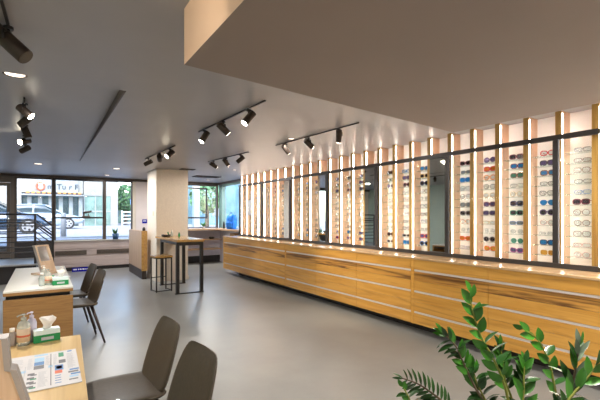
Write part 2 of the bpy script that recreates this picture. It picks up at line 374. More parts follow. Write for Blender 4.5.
# backpack
t = empty('backpack', (4.74, 11.22, 1.11), 'bright blue rounded backpack on the window ledge', 'backpack', rz=.5)
rings = []
for z, sx, sy in ((0,.10,.125),(.02,.115,.14),(.15,.12,.145),(.3,.115,.14),(.38,.10,.125),(.43,.07,.09),(.455,.02,.03)):
    rings.append([(sx*math.copysign(abs(math.cos(a))**.6, math.cos(a)), sy*math.copysign(abs(math.sin(a))**.6, math.sin(a)), z) for a in [2*PI*k/20 for k in range(20)]])
MB().grid(rings).build('bag_body', 'backpack', t)
mb = MB(); rr_ = [[(-.115-dx, yy*s_, .06+zz*s_*.16+.05*(1-s_)) for yy, zz in ((-.1,0),(.1,0),(.1,.9),(.06,1),(-.06,1),(-.1,.9))] for dx, s_ in ((0,1),(.03,.95),(.04,.8))]
mb.grid(rr_).build('front_pocket', 'backpack', t)
MB().tube([(-.02,-.03,.45),(-.02,-.03,.49),(-.02,.03,.49),(-.02,.03,.45)], .008).build('carry_handle', 'backpack_dark', t)
for s_ in (-1, 1): MB().tube([(.11,s_*.06,.42),(.145,s_*.07,.3),(.14,s_*.08,.12),(.11,s_*.09,.05)], .013).build('shoulder_strap', 'backpack_dark', t)
mb = MB().lathe([(0,0),(.035,0),(.035,.15),(.02,.19),(.02,.22),(0,.22)], n=12)
tag(mb.build('dark_bottle', 'black', loc=(4.70, 11.72, 1.11)), 'short black bottle on the ledge left of the blue backpack', 'bottle')
# small green plant on the ledge
def leafy(name, loc, label, cat, pot_r, pot_h, potm, n, lh, lw, thick=.012):
    t = empty(name, loc, label, cat)
    MB().lathe([(0,0),(pot_r*.8,0),(pot_r,pot_h),(pot_r*.88,pot_h),(pot_r*.85,pot_h*.85),(0,pot_h*.85)], n=16).build('pot', potm, t)
    mb = MB()
    for k in range(n):
        a = k*2.4; e = .25+.5*((k*7) % 5)/5; L = lh*(.7+.3*((k*3) % 4)/3)
        dx, dy = math.cos(a)*math.sin(e), math.sin(a)*math.sin(e)
        pts = [(dx*L*u*(1+.3*u), dy*L*u*(1+.3*u), pot_h*.85+L*u*math.cos(e)) for u in (0,.25,.5,.75,1)]
        mb.tube(pts, [lw*.5, lw, lw*1.1, lw*.8, lw*.15], 6)
    mb.build('foliage', 'leaf', t); return t
leafy('potted_cactus', (1.72, YF-.15, SILL+.03), 'small green succulent in a dark blue pot on the shop window sill', 'plant', .09, .16, 'pot_blue', 9, .19, .022)
leafy('ledge_plant', (4.25, 12.3, 1.11), 'low green plant on the window ledge beside the side window', 'plant', .06, .05, 'terracotta', 16, .16, .012)

# entrance platform, steps and railing
struct(B(XL, -.15, 10.85, YF, 0, .41), 'floor_platform', 'platform', label='dark raised entrance platform')
struct(B(XL, -.17, 10.87, YF-.02, .41, .414), 'floor_landing', 'concrete', label='grey landing surface')
struct(B(XL, -.12, 10.80, 10.85, .39, .425), 'trim_9', 'steel', label='pale metal nosing of the platform')
struct(B(-.15, .10, 10.85, YF-.05, 0, .27), 'floor_step_1', 'platform'); struct(B(.10, .35, 10.85, YF-.05, 0, .13), 'floor_step_2', 'platform')
t = empty('stair_railing', (-.17, 10.92, .41), 'black metal railing with many horizontal bars beside the entrance steps', 'railing')
zs = [1.525, 1.40, 1.33, 1.265, 1.14, 1.015, .90, .785, .67]
for i, z in enumerate(zs):
    z += .012; z -= .41; r_ = .021 if i in (0, 2) else .013; d1 = -.30 if i else -.27
    mb = MB().tube([(-2.35, 0, z), (0, 0, z), (.04 if i == 0 else .0, 0, z), (.34, 0, z+d1)], r_, 8)
    mb.build('handrail' if i == 0 else 'rail', 'black', t)
for x, z0, z1 in ((0, 0, 1.12), (.345, -.41, .84), (-1.2, 0, 1.12), (-2.35, 0, 1.12)):
    B(x-.022, x+.022, -.022, .022, z0, z1).build('post', 'black', t)

# ------------------------------------------------------------------ long cabinet
seams = [10.02, 8.95, 7.88, 6.81, 5.735, 4.66, 3.59, 2.52, 1.45, .38]
zb, zt = .12, .945
unit_lab = ['long oak drawer unit at the far left end near the window', 'middle oak drawer unit below the mirrors', 'nearest oak drawer unit behind the tall green plant']
for u in range(3):
    y1, y0 = seams[u*3], seams[u*3+3]
    t = empty('drawer_unit', (4.0, (y0+y1)/2, 0), unit_lab[u], 'cabinet', 'drawer units along the display wall'); yc = (y0+y1)/2
    B(.022, .645, y0-yc, y1-yc, zb, zt).build('carcass', 'kick', t)
    B(.20, .60, y0-yc, y1-yc-(.55 if u == 0 else 0), 0, zb).build('plinth', 'kick', t)
    B(0, .022, y1-yc-.05, y1-yc-.002, zb, zt).build('end_stile', 'cabinet', t)
    ya, ybb = y0-yc+.004, y1-yc-.055
    for zc in (.803, .534, .269):
        B(.004, .022, ya, ybb, zc-.011, zc+.011).build('pull_channel', 'strip_alu', t)
    for k in range(3):
        s1 = y1-yc-.055 if k == 0 else seams[u*3+k]-yc-.003; s0 = seams[u*3+k+1]-yc+.003
        for za, zz in ((.817, .942), (.674, .789), (.548, .671), (.405, .520), (.283, .402), (.122, .255)):
            B(0, .022, s0, s1, za, zz).build('drawer_front', 'cabinet_burl' if za == .674 else 'cabinet', t, .0015)
o = B(0, .67, -4.83, 4.83, 0, .025).build('cabinet_worktop', 'cabinet_top', loc=(3.985, 5.2, .945), bevel=.003)
tag(o, 'continuous pale oak worktop along the display wall', 'worktop')

# ------------------------------------------------------------------ display wall
XF, PITCH, Y0 = 4.45, .3282, 2.035
posts = [Y0 + 4*PITCH*k for k in range(-1, 7)]       # .72 ... 9.91
# fins
fm = MB().box(0, .195, -.03, .03, 0, 1.605)
fin0 = None; NF = 29
for k in range(NF):
    y = Y0 + (k-4)*PITCH
    if fin0 is None:
        fo = empty('display_fin', (XF+.01, y, .973), '', 'fin')
        mb = MB(); mb.box(0, .19, -.03, .03, 0, 1.605, 0)
        for i in range(len(mb.f)): mb.m[i] = 1
        # front face carries the golden oak edging
        mb.m[5] = 0
        mb.build('fin_board', ['fin_front', 'fin_side'], fo)
        B(.006, .014, -.038, -.0302, .0, 1.575).build('light_strip', 'led', fo)
        fin0 = fo
    else:
        fo = copy_tree(fin0); fo.location = (XF+.01, y, .973)
    fo['group'] = 'upright wooden fins of the display wall'
    od = ['first','second','third','fourth','fifth','sixth','seventh','eighth','ninth','tenth','eleventh','twelfth','thirteenth','fourteenth','fifteenth','sixteenth','seventeenth','eighteenth','nineteenth','twentieth','twenty-first','twenty-second','twenty-third','twenty-fourth','twenty-fifth','twenty-sixth','twenty-seventh','twenty-eighth','twenty-ninth']
    j = NF-1-k
    fo['label'] = 'upright oak fin with glowing light strip, %s from the far left end' % od[j]
ORD = ['first','second','third','fourth','fifth','sixth','seventh','eighth','ninth','tenth','eleventh','twelfth']

# columns between fins: index k is the gap between fin k and k+1 (k=0 is nearest)
MIRR = {11: 'rightmost', 15: 'second from right', 19: 'third from right', 23: 'leftmost'}   # gap next (far side) ... filled below
gaps = {}
mir_names = ['rightmost mirror', 'second mirror from right', 'third mirror from right', 'leftmost mirror']
# bay n spans posts n..n+1 ; bay 0 is right of the x=557 post (off frame mostly)
def gap_y(bay, s): return posts[bay] + (s+.5)*PITCH       # s=0 nearest .. 3 farthest
cols = []
cols.append((0, 3, 'column right of rightmost black post', 'near'))
for s in (3, 2, 1, 0): cols.append((1, s, '%s column left of rightmost black post' % ORD[s], 'near'))
for b in (2, 3, 4, 5):
    for s in (1, 2, 3): cols.append((b, s, '%s column left of %s' % (ORD[s-1], mir_names[b-2]), 'mid' if b < 4 else 'far'))
for s in (3, 2, 1, 0): cols.append((6, s, '%s column from the far left end' % ORD[3-s], 'far'))
cols = [c for c in cols]
ZROW = [2.18 - .1065*i for i in range(11)]
shelf0 = None
for (b, s, ph, kind) in cols + [(0, 2, 'second column right of rightmost black post', 'none')]:
    y = gap_y(b, s)
    if shelf0 is None:
        r_ = empty('display_column', (4.645, y, .973), '', 'display')
        B(-.002, .012, -.134, .134, 0, 1.604).build('back_panel', 'back_white', r_)
        for z in ZROW: B(-.13, -.002, -.125, .125, z-.034-.973-.006, z-.034-.973).build('shelf', 'clear_shelf', r_)
        shelf0 = r_
    else:
        r_ = copy_tree(shelf0); r_.location = (4.645, y, .973)
    r_['label'] = 'white backed display of clear shelves, ' + ph; r_['group'] = 'shelf columns between the fins'
# back panels behind the mirrors
for b in (2, 3, 4, 5):
    y = gap_y(b, 0)
    r_ = empty('tall_mirror', (4.462, y, .985), '%s of the four tall narrow mirrors in the display wall' % ('rightmost' if b == 2 else 'second from right' if b == 3 else 'third from right' if b == 4 else 'leftmost'), 'mirror', 'tall mirrors in the display wall')
    B(-.028, .0, -.133, .133, .03, 1.31).build('mirror_board', 'frame_black', r_)
    B(-.031, -.0285, -.130, .130, .033, 1.305).build('mirror_surface', 'mirror', r_)
    r2 = empty('blank_panel', (4.645, y, .973), 'white panel behind the %s' % mir_names[b-2], 'panel', 'white panels behind the mirrors')
    B(-.002, .012, -.134, .134, 0, 1.604).build('panel', 'back_white', r2)
# frame bays
for n in range(7):
    y0, y1 = posts[n], posts[n+1]; yc = (y0+y1)/2; h = (y1-y0)/2
    lab = 'charcoal framed glass panel, %s' % (['right of the rightmost black post', 'directly left of the rightmost black post', 'holding the rightmost mirror', 'holding the second mirror from right', 'holding the third mirror from right', 'holding the leftmost mirror', 'at the far left end'][n])
    t = empty('framed_glass_panel', (4.43, yc, .972), lab, 'display frame', 'framed glass panels of the display wall')
    B(-.045, -.002, -h, h, 1.303, 1.353).build('top_rail', 'frame_black', t)
    B(-.045, -.002, -h, h, 0, .048).build('bottom_rail', 'frame_black', t)
    B(-.034, -.002, -h, -h+.026, .048, 1.303).build('stile', 'frame_black', t)
    B(-.034, -.002, h-.026, h, .048, 1.303).build('stile', 'frame_black', t)
    B(-.028, -.024, -h+.026, h-.026, .048, 1.303).build('glass_pane', 'display_glass', t)
o = B(-.003, 0, -.10, .10, -.19, .19).build('paper_notice', 'paper', loc=(4.402, 9.27, 1.71)); tag(o, 'pale paper notice on the glass panel at the far left end', 'notice')

# ------------------------------------------------------------------ eyeglasses
def rim_pts(style, cy, w, h, n=18):
    pts = []
    for k in range(n):
        a = 2*PI*k/n; c, s = math.cos(a), math.sin(a)
        e = {'round': 1.0, 'rectangular': .55, 'square': .62, 'cat-eye': .75, 'aviator': .85}[style]
        y = math.copysign(abs(c)**e, c)*w; z = math.copysign(abs(s)**e, s)*h
        if style == 'cat-eye' and s > 0: z += abs(s)*.35*h*max(0, (1 if cy > 0 else -1)*c)
        if style == 'aviator': z -= .12*h; y *= (.88 if s < 0 else 1.05)
        pts.append((0, cy+y, z))
    return pts
DIM = {'round': (.037, .031), 'rectangular': (.040, .021), 'square': (.039, .028), 'cat-eye': (.039, .026), 'aviator': (.038, .031)}
def glasses_mesh(style, thick, what):
    w, h = DIM[style]; mb = MB(); r_ = .0055 if thick else .0026
    if what in ('frame', 'all'):
        for s in (-1, 1): mb.tube(rim_pts(style, s*.044, w, h), r_, 5, 0, loop=True)
        mb.tube([(0, -.012, .006), (-.003, 0, .010), (0, .012, .006)], r_, 5, 0)
    if what in ('lens', 'all'):
        for s in ((-1, 1) if what == 'all' else (1,)):
            cy = s*.044 if what == 'all' else 0
            p = rim_pts(style, .044 if what != 'all' else s*.044, w*.97, h*.97)
            p = [(0, y if what == 'all' else y, z) for _, y, z in p]
            mb.face(p, 1 if what == 'all' else 0); mb.face([(.002, y, z) for _, y, z in reversed(p)], 1 if what == 'all' else 0)
    if what in ('temple', 'all'):
        for s in ((-1, 1) if what == 'all' else (1,)):
            mb.tube([(0, s*.083, .010), (.05, s*.082, .010), (.09, s*.080, .004), (.112, s*.078, -.012)], [r_*.9, r_*.7, r_*.8, r_*1.1], 4, 0)
    return mb
COLS = {'black': (.012,.012,.014), 'red': (.55,.015,.03), 'maroon': (.16,.02,.04), 'blue': (.02,.14,.45), 'navy': (.01,.03,.12), 'tortoise brown': (.14,.05,.015),
 'purple': (.09,.03,.16), 'orange': (.75,.22,.02), 'orange-red': (.70,.10,.01), 'green': (.03,.22,.14), 'grey': (.16,.16,.17), 'pale grey': (.42,.43,.44), 'brown': (.16,.06,.035),
 'clear': (.72,.70,.68), 'pink-purple': (.35,.04,.25), 'teal': (.05,.30,.24), 'lilac': (.52,.45,.62), 'golden': (.55,.36,.10), 'olive': (.12,.12,.04), 'yellow': (.70,.50,.04), 'rose': (.55,.28,.24)}
FM = {k: plain('acetate_' + k.replace(' ', '_').replace('-', '_'), v, .3, noise=.15, scale=40) for k, v in COLS.items()}
LM = {k: glassy('lens_' + k, t_, .12, .02, o_, bd) for k, (t_, o_, bd) in {
 'clear': ((.93,.95,.96), .12, (.75,.78,.80)), 'dark': ((.25,.2,.22), .65, (.06,.045,.06)), 'blue': ((.2,.5,.9), .65, (.03,.25,.62)), 'violet': ((.4,.35,.6), .5, (.16,.13,.30)),
 'green': ((.3,.6,.5), .55, (.10,.30,.24)), 'amber': ((.9,.6,.2), .7, (.62,.34,.05)), 'orange': ((.9,.4,.1), .7, (.65,.2,.03)), 'grey': ((.5,.55,.6), .6, (.25,.29,.33))}.items()}
HERO = {  # (bay, slot): rows top to bottom  colour, style, thick, lens
 (0,3): [('grey','rectangular',0,'clear'),('brown','rectangular',0,'clear'),('tortoise brown','square',0,'clear'),('black','rectangular',0,'clear'),('blue','rectangular',0,'clear'),('maroon','square',1,'dark'),('brown','round',0,'clear'),('tortoise brown','round',0,'clear'),('brown','square',0,'clear'),('rose','rectangular',0,'clear'),('rose','round',0,'clear')],
 (1,0): [('red','cat-eye',1,'clear'),('black','square',1,'violet'),('tortoise brown','square',1,'blue'),('black','rectangular',0,'clear'),('black','cat-eye',0,'clear'),('blue','aviator',0,'blue'),('purple','round',1,'dark'),('rose','round',0,'clear'),('clear','rectangular',0,'clear'),('navy','square',1,'blue'),('golden','square',0,'amber')],
 (1,1): [('maroon','square',1,'dark'),('maroon','square',1,'blue'),('brown','square',1,'green'),('grey','rectangular',0,'clear'),('golden','round',0,'clear'),('navy','square',1,'dark'),('green','square',1,'dark'),('blue','rectangular',0,'grey'),('clear','round',0,'clear'),('teal','round',0,'green'),('pink-purple','cat-eye',1,'violet')],
 (1,2): [('purple','round',1,'violet'),('red','square',1,'orange'),('orange','round',1,'clear'),('black','round',0,'clear'),('golden','round',0,'clear'),('maroon','square',1,'violet'),('grey','square',1,'violet'),('golden','rectangular',0,'clear'),('clear','round',0,'clear'),('grey','round',1,'dark'),('orange-red','cat-eye',1,'amber')],
 (1,3): [('maroon','cat-eye',1,'dark'),('olive','rectangular',0,'grey'),('blue','square',1,'blue'),('grey','square',0,'clear'),('brown','round',0,'clear'),('grey','square',1,'grey'),('grey','square',1,'dark'),('orange','round',0,'clear'),('clear','round',0,'clear'),('orange-red','cat-eye',1,'orange'),('lilac','rectangular',0,'clear')]}
protos = {}
def proto(style, thick, lod):
    key = (style, thick, lod)
    if key not in protos:
        if lod == 'far':
            r_ = glasses_mesh(style, thick, 'all').build('eyeglasses', [FM['black'], LM['clear']])
            for sl in r_.material_slots: sl.link = 'OBJECT'
        else:
            r_ = empty('eyeglasses', (0,0,0), '', 'eyeglasses')
            a_ = glasses_mesh(style, thick, 'frame').build('front_frame', FM['black'], r_); a_.material_slots[0].link = 'OBJECT'
            for s in (-1, 1):
                l_ = glasses_mesh(style, thick, 'lens').build('lens', LM['clear'], r_); l_.material_slots[0].link = 'OBJECT'; l_.scale.y = s
                p_ = glasses_mesh(style, thick, 'temple').build('temple', FM['black'], r_); p_.material_slots[0].link = 'OBJECT'; p_.scale.y = s
        protos[key] = (r_, True)
        return r_
    return copy_tree(protos[key][0])
def paint(o, fmat, lmat):
    if o.type == 'MESH':
        o.material_slots[0].material = fmat
        if len(o.material_slots) > 1: o.material_slots[1].material = lmat
        return
    for c in o.children:
        c.material_slots[0].material = lmat if c.name.startswith('lens') else fmat
rnd = random.Random(3)
far_cols = ['black','tortoise brown','navy','maroon','grey','black','brown','purple','clear','golden','blue','pale grey','red','rose','olive']
for (b, s, ph, kind) in cols:
    for i, z in enumerate(ZROW):
        if (b, s) in HERO: cn, st_, tk, ln = HERO[(b, s)][i]
        else:
            if 3 <= i <= 8: cn = rnd.choice(['clear','rose','pale grey','golden','lilac','brown','grey','navy','maroon'])
            else: cn = rnd.choice(far_cols)
            st_ = rnd.choice(['round','rectangular','square','cat-eye']); tk = 1 if (i < 3 or i > 8) else 0
            ln = rnd.choice(['dark','violet','dark','clear','blue']) if tk else 'clear'
        o = proto(st_, tk, 'far' if kind == 'far' else 'near')
        hh = DIM[st_][1]*(1.12 if st_ == 'aviator' else 1.0) + (.0055 if tk else .0026)
        o.scale = (.9, .9, .9); o.location = (4.535, gap_y(b, s)-.022+rnd.uniform(-.008, .008), z-.034+hh*.9+.0005); o.rotation_euler = (0, 0, rnd.uniform(-.08, .08))
        paint(o, FM[cn], LM[ln])
        kindname = 'sunglasses' if ln != 'clear' else 'eyeglasses'
        o['label'] = '%s %s %s on %s shelf, %s' % (cn, st_, kindname, ORD[i], ph.replace('far left end', 'left end'))
        o['category'] = 'eyeglasses'; o['group'] = 'glasses on the display wall'

# ------------------------------------------------------------------ desks
t = empty('reception_desk', (-.03, 4.88, 0), 'white topped oak desk behind the nearer table', 'desk')
B(-.31, .29, 0, 2.1, .735, .752).build('desk_top', 'white', t)
B(-.31, .29, -.004, 2.1, .705, .735).build('top_edge', 'desk_oak', t)
B(-.29, .27, .05, 2.05, .665, .705).build('shadow_gap', 'black', t)
B(-.31, .29, .0, .04, .0, .665).build('end_panel', 'desk_oak', t, .002)
B(-.31, .29, 2.06, 2.1, .0, .705).build('end_panel', 'desk_oak', t, .002)
B(-.30, -.27, .04, 2.06, .0, .665).build('modesty_panel', 'desk_oak', t)
B(.262, .288, .002, .03, .665, .705).build('spacer', 'steel', t)
t = empty('consultation_table', (-.237, 2.0, 0), 'light maple table in the lower left corner', 'table', rz=-.04)
B(-.55, .395, -1.0, .90, .722, .75).build('table_top', 'maple', t, .003)
for x in (-.48, .32):
    for y in (-.92, .80): B(x-.025, x+.025, y-.025, y+.025, 0, .722).build('leg', 'black', t)
# info sheet
def lerp(a, b, u): return a+(b-a)*u
def sheet():
    TL, TR, BR, BL = (-.15, 2.575), (.15, 2.575), (.145, 2.05), (-.16, 2.045)
    o = empty('info_sheet', (0, 2.3, .7515), 'laminated printed sheet lying on the light maple table', 'sheet'); 
    def uv(u, v):
        x = lerp(lerp(TL[0], TR[0], u), lerp(BL[0], BR[0], u), v); y = lerp(lerp(TL[1], TR[1], u), lerp(BL[1], BR[1], u), v)
        return x, y-2.3
    def quad(mb, u0, u1, v0, v1, z0, z1, mat=0):
        c = [uv(u0,v1), uv(u1,v1), uv(u1,v0), uv(u0,v0)]
        mb.grid([[(x,y,z0) for x,y in c], [(x,y,z1) for x,y in c]], mat, False)
    mb = MB(); quad(mb, 0, 1, 0, 1, 0, .003); mb.build('sheet_paper', 'paper', o)
    mb = MB(); z0, z1 = .003, .0034; R = random.Random(5)
    def q(u0,u1,v0,v1,m): quad(mb,u0,u1,v0,v1,z0,z1,m)
    # 0 ink 1 soft 2 blue 3 sky 4 red 5 green
    q(.36,.56,.03,.07,3); q(.86,.93,.03,.07,2)
    q(.37,.51,.13,.25,3); q(.37,.51,.26,.36,2); q(.37,.51,.37,.47,0)
    q(.72,.80,.06,.20,5); q(.72,.82,.30,.40,0)
    q(.60,.613,.05,.95,0); q(.25,.262,.35,.97,1); q(.57,.63,.42,.48,3); q(.2,.27,.46,.52,3)
    q(.66,.78,.45,.60,2); q(.68,.76,.48,.56,4); q(.66,.76,.60,.68,4)
    for k in range(4): q(.30,.39,.56+k*.105,.61+k*.105,0); q(.34,.42,.60+k*.105,.63+k*.105,5 if k % 2 else 0)
    for k in range(4): q(.66,.74,.73+k*.06,.745+k*.06,2)
    q(.86,.99,.62,.66,2); q(.84,.98,.68,.72,0); q(.87,1.0,.74,.78,2); q(.85,.97,.80,.84,3); q(.84,.96,.88,.91,0)
    for (u0,u1,v0,v1) in ((.03,.22,.10,.42),(.28,.35,.12,.45),(.53,.59,.12,.38),(.64,.70,.08,.40),(.84,.96,.12,.58),(.44,.57,.56,.95),(.04,.22,.56,.95)):
        v = v0
        while v < v1: q(u0, u0+(u1-u0)*R.uniform(.6,1), v, v+.010, 1); v += .028
    mb.build('printing', ['ink','ink_soft','ink_blue','ink_sky','ink_red','ink_green'], o)
sheet()
def tissue_box(loc, rz, label, w=.15, d=.09, h=.085):
    t = empty('tissue_box', loc, label, 'tissue box', rz=rz)
    mb = B(-w/2, w/2, -d/2, d/2, 0, h*.62, 0); mb.box(-w/2, w/2, -d/2, d/2, h*.62, h, 1); mb.build('box', ['green', 'box_white'], t, .002)
    B(-w*.22, w*.25, -d/2-.001, -d/2, h*.18, h*.42).build('lettering', 'ink_soft', t)
    rings = []
    for z, r_ in ((0,.018),(.02,.02),(.045,.034),(.062,.040),(.068,.030)):
        rings.append([((r_*(1+.28*math.sin(3*a+z*60)))*math.cos(a)+z*.15, r_*.65*(1+.3*math.cos(4*a))*math.sin(a), h+z-.004+.012*math.sin(2*a+1)*(z>.04)) for a in [2*PI*k/18 for k in range(18)]])
    MB().grid(rings, 0, True).build('tissue', 'tissue', t)
    return t
tissue_box((.012, 2.855, .75), .12, 'green and white tissue box at the far edge of the maple table', .135, .07, .072)
tissue_box((.15, 5.1, .752), .03, 'green tissue box at the near edge of the white desk top', .15, .11, .085)
def bottle(loc, label, r_, h, body, cap, pump=False, labelm=None):
    t = empty('pump_bottle' if pump else 'bottle', loc, label, 'bottle')
    MB().lathe([(0,0),(r_*.95,0),(r_,.01),(r_,h*.62),(r_*.75,h*.74),(r_*.35,h*.78),(r_*.35,h*.82),(0,h*.82)], n=18).build('bottle_body', body, t)
    if labelm: MB().lathe([(r_*1.02,h*.12),(r_*1.02,h*.55)], n=18).build('paper_label', labelm, t); MB().lathe([(r_*1.03,h*.28),(r_*1.03,h*.34)], n=18).build('label_stripe', 'ink_red', t)
    if pump:
        mb = MB().lathe([(0,h*.80),(r_*.45,h*.80),(r_*.45,h*.88),(r_*.15,h*.89),(r_*.15,h*.95),(r_*.35,h*.96),(r_*.3,h),(0,h)], n=12)
        mb.tube([(0,0,h*.975),(-r_*.7,-r_*.4,h*.975),(-r_*.95,-r_*.5,h*.94)], r_*.13, 6); mb.build('pump', cap, t)
    else: MB().lathe([(0,h*.8),(r_*.6,h*.8),(r_*.6,h),(0,h)], n=14).build('cap', cap, t)
    return t
bottle((-.10, 2.83, .75), 'cream labelled pump bottle left of the tissue box on the maple table', .033, .18, 'clear_plastic', 'clear_plastic', True, 'cream')
bottle((-.155, 2.85, .75), 'short grey bottle with pale cap at the corner of the maple table', .022, .10, 'edge_grey', 'tissue')
bottle((-.062, 2.895, .75), 'lilac capped pump bottle behind the cream labelled bottle', .026, .175, 'lavender_plastic', 'lavender_plastic', True)
bottle((.04, 5.15, .752), 'clear pump bottle beside the tissue box on the white desk', .035, .17, 'clear_plastic', 'clear_plastic', True, 'cream')
bottle((-.02, 5.10, .752), 'clear bottle with green label at the edge of the white desk', .028, .14, 'clear_plastic', 'tissue')
bottle((.0, 5.55, .752), 'small clear pump bottle in front of the table mirror on the white desk', .03, .17, 'clear_plastic', 'tissue', True)
bottle((.085, 5.16, .752), 'small clear bottle between pump bottle and tissue box on the white desk', .02, .10, 'clear_plastic', 'green')
bottle((.19, 5.9, .752), 'small white bottle near the far end of the white desk', .03, .11, 'tissue', 'tissue')
# paper stack on desk
o = B(-.09, .09, -.13, .13, 0, .006).build('paper_sheet', 'paper', loc=(.17, 5.75, .752)); tag(o, 'white paper sheet lying on the white desk top', 'paper'); o.rotation_euler.z = .1
# desk mirror on back desk
t = empty('table_mirror', (.02, 6.2, .752), 'tan framed tilted table mirror on the white desk', 'mirror', rz=-.75)
B(-.07, .12, -.16, .16, 0, .022).build('base', 'tan_board', t)
fr = MB()
H = .345; W = .11; lean = -.12
def panelpts(y0, y1, z0, z1, x0, x1, mb, mat=0):
    c = [(y0,z0),(y1,z0),(y1,z1),(y0,z1)]
    mb.grid([[(x0+lean*z/H, y, .022+z) for y, z in c], [(x1+lean*z/H, y, .022+z) for y, z in c]], mat, False)
panelpts(-W, -W+.025, 0, H, .03, .06, fr); panelpts(W-.025, W, 0, H, .03, .06, fr); panelpts(-W+.025, W-.025, 0, .14, .03, .06, fr); panelpts(-W+.025, W-.025, H-.012, H, .03, .06, fr)
fr.build('mirror_frame', 'tan_board', t)
mb = MB(); panelpts(-W+.025, W-.025, .14, H-.012, .036, .046, mb); mb.build('mirror_surface', 'mirror', t)
mb = MB(); panelpts(-W-.004, -W, 0, H, .025, .06, mb); mb.build('edge_band', 'edge_grey', t)
# near mirror stand at left edge
t = empty('table_mirror', (-.117, 1.57, .752), 'tan table mirror stand with grey edge at the left border of the photo', 'mirror', rz=.0)
mb = MB()
prof = [(-.36,0),(.098,0),(.028,.256),(.012,.262),(.004,.362),(-.30,.372)]
mb.grid([[(x, -.012, z) for x, z in prof], [(x, .012, z) for x, z in prof]], 0, False); mb.build('back_board', 'tan_board', t)
mb = MB()
for (x0,z0),(x1,z1) in ((prof[1],prof[2]),(prof[2],prof[3]),(prof[3],prof[4]),(prof[4],prof[5])):
    mb.grid([[(x0,-.016,z0),(x0+.016,-.016,z0+.002),(x0+.016,.05,z0+.002),(x0,.05,z0)],[(x1,-.016,z1),(x1+.016,-.016,z1+.002),(x1+.016,.05,z1+.002),(x1,.05,z1)]], 0, False)
mb.build('edge_band', 'edge_grey', t)
mb = MB().face([(-.055,-.0135,.245),(-.028,-.0135,.17),(-.075,-.0135,.16)]); mb.build('dark_marking', 'kick', t)
B(-.30, -.02, .013, .018, .05, .35).build('mirror_surface', 'mirror', t)
B(-.30, .06, -.012, .14, 0, .012).build('base', 'tan_board', t)

# ------------------------------------------------------------------ chairs (local: faces -X)
def chair_proto():
    t = empty('leather_chair', (0,0,0), '', 'chair')
    # seat shell
    def shell(path, hw, th, name, round_end):
        P_ = [Vector(p) for p in path]; rings = []
        n = len(P_)
        for i, p in enumerate(P_):
            tg = (P_[min(i+1,n-1)]-P_[max(i-1,0)]).normalized(); nm = Vector((-tg.z, 0, tg.x))
            w = hw[i]; k = th[i]; ring = []
            m = 14
            for j in range(m):
                a = 2*PI*j/m; cy = math.copysign(abs(math.cos(a))**.55, math.cos(a)); sz = math.copysign(abs(math.sin(a))**.7, math.sin(a))
                dish = .028*(cy*cy)*(1 if name == 'seat' else 1)
                q_ = p + nm*(sz*k*.5 + dish); ring.append((q_.x, q_.y+cy*w, q_.z))
            rings.append(ring)
        o = MB().grid(rings, 0, True).build(name, 'leather', t)
        md = o.modifiers.new('sub', 'SUBSURF'); md.levels = 1; md.render_levels = 1
        return o
    shell([(-.225,0,.435),(-.205,0,.448),(-.10,0,.452),(.05,0,.445),(.15,0,.442),(.19,0,.455),(.20,0,.462)], [.19,.215,.235,.235,.225,.205,.19], [.02,.045,.05,.05,.05,.04,.03], 'seat', 1)
    shell([(.165,0,.450),(.190,0,.495),(.218,0,.59),(.248,0,.69),(.278,0,.775),(.298,0,.825),(.303,0,.838)], [.195,.215,.225,.215,.195,.165,.13], [.04,.042,.038,.034,.03,.026,.012], 'backrest', 1)
    for sx, sy in ((-1,-1),(-1,1),(1,-1),(1,1)):
        MB().tube([(sx*.13+.0, sy*.14, .43), (sx*.235+.02, sy*.215, 0.0)], [.019, .011], 10).build('leg', 'chair_leg', t)
    mb = MB(); mb.bar((-.14,-.14,.425),(-.14,.14,.425),.022); mb.bar((.14,-.14,.425),(.14,.14,.425),.022); mb.build('under_frame', 'chair_leg', t)
    return t
ch = chair_proto()
spots = [(.405, 2.56, .08, 'dark brown leather chair beside the maple table, the farther of the two near chairs'), (.40, 1.93, .10, 'dark brown leather chair at the bottom edge of the photo, nearest of all'),
         (.33, 5.42, .12, 'dark brown leather chair at the white topped desk, the nearer of that pair'), (.30, 6.12, .12, 'dark brown leather chair mostly hidden behind another at the white topped desk')]
for i, (x, y, rz, lab) in enumerate(spots):
    c = ch if i == 0 else copy_tree(ch)
    c.location = (x, y, 0); c.rotation_euler.z = rz; c['label'] = lab; c['category'] = 'chair'; c['group'] = 'dark leather chairs'

# ------------------------------------------------------------------ bar table and stool
t = empty('bar_table', (2.39, 8.5, 0), 'tall narrow bar table with oak top and black legs before the column', 'table')
B(-.27, .27, -.86, .88, 1.0, 1.045).build('table_top', 'table_oak', t, .003)
for y in (-.78, .42):
    for x in (-.235, .235): B(x-.03, x+.03, y-.03, y+.03, .018, .93).build('leg', 'black', t)
    B(-.265, .265, y-.03, y+.03, .93, 1.0).build('cross_rail', 'black', t)
    B(-.28, .27, y-.03, y+.03, 0, .018).build('foot_bar', 'black', t)
for x in (-.235, .235): B(x-.025, x+.025, -.75, .39, .945, 1.0).build('side_rail', 'black', t)
t = empty('bar_stool', (1.985, 8.27, 0), 'backless bar stool with wooden seat and thin black metal frame', 'stool', rz=.12)
B(-.17, .17, -.17, .17, .675, .71).build('seat', 'table_oak', t, .004)
for x in (-.15, .15):
    for y in (-.15, .15): B(x-.011, x+.011, y-.011, y+.011, 0, .675).build('leg', 'black', t)
for y in (-.15, .15): B(-.139, .139, y-.008, y+.008, .655, .675).build('rail', 'black', t); 
for x in (-.15, .15): B(x-.008, x+.008, -.139, .139, .012, .028).build('rail', 'black', t); B(x-.008, x+.008, -.139, .139, .655, .675).build('rail', 'black', t)
B(-.139, .139, -.158, -.142, .012, .028).build('rail', 'black', t); B(-.139,.139,.142,.158,.25,.266).build('footrest', 'black', t)
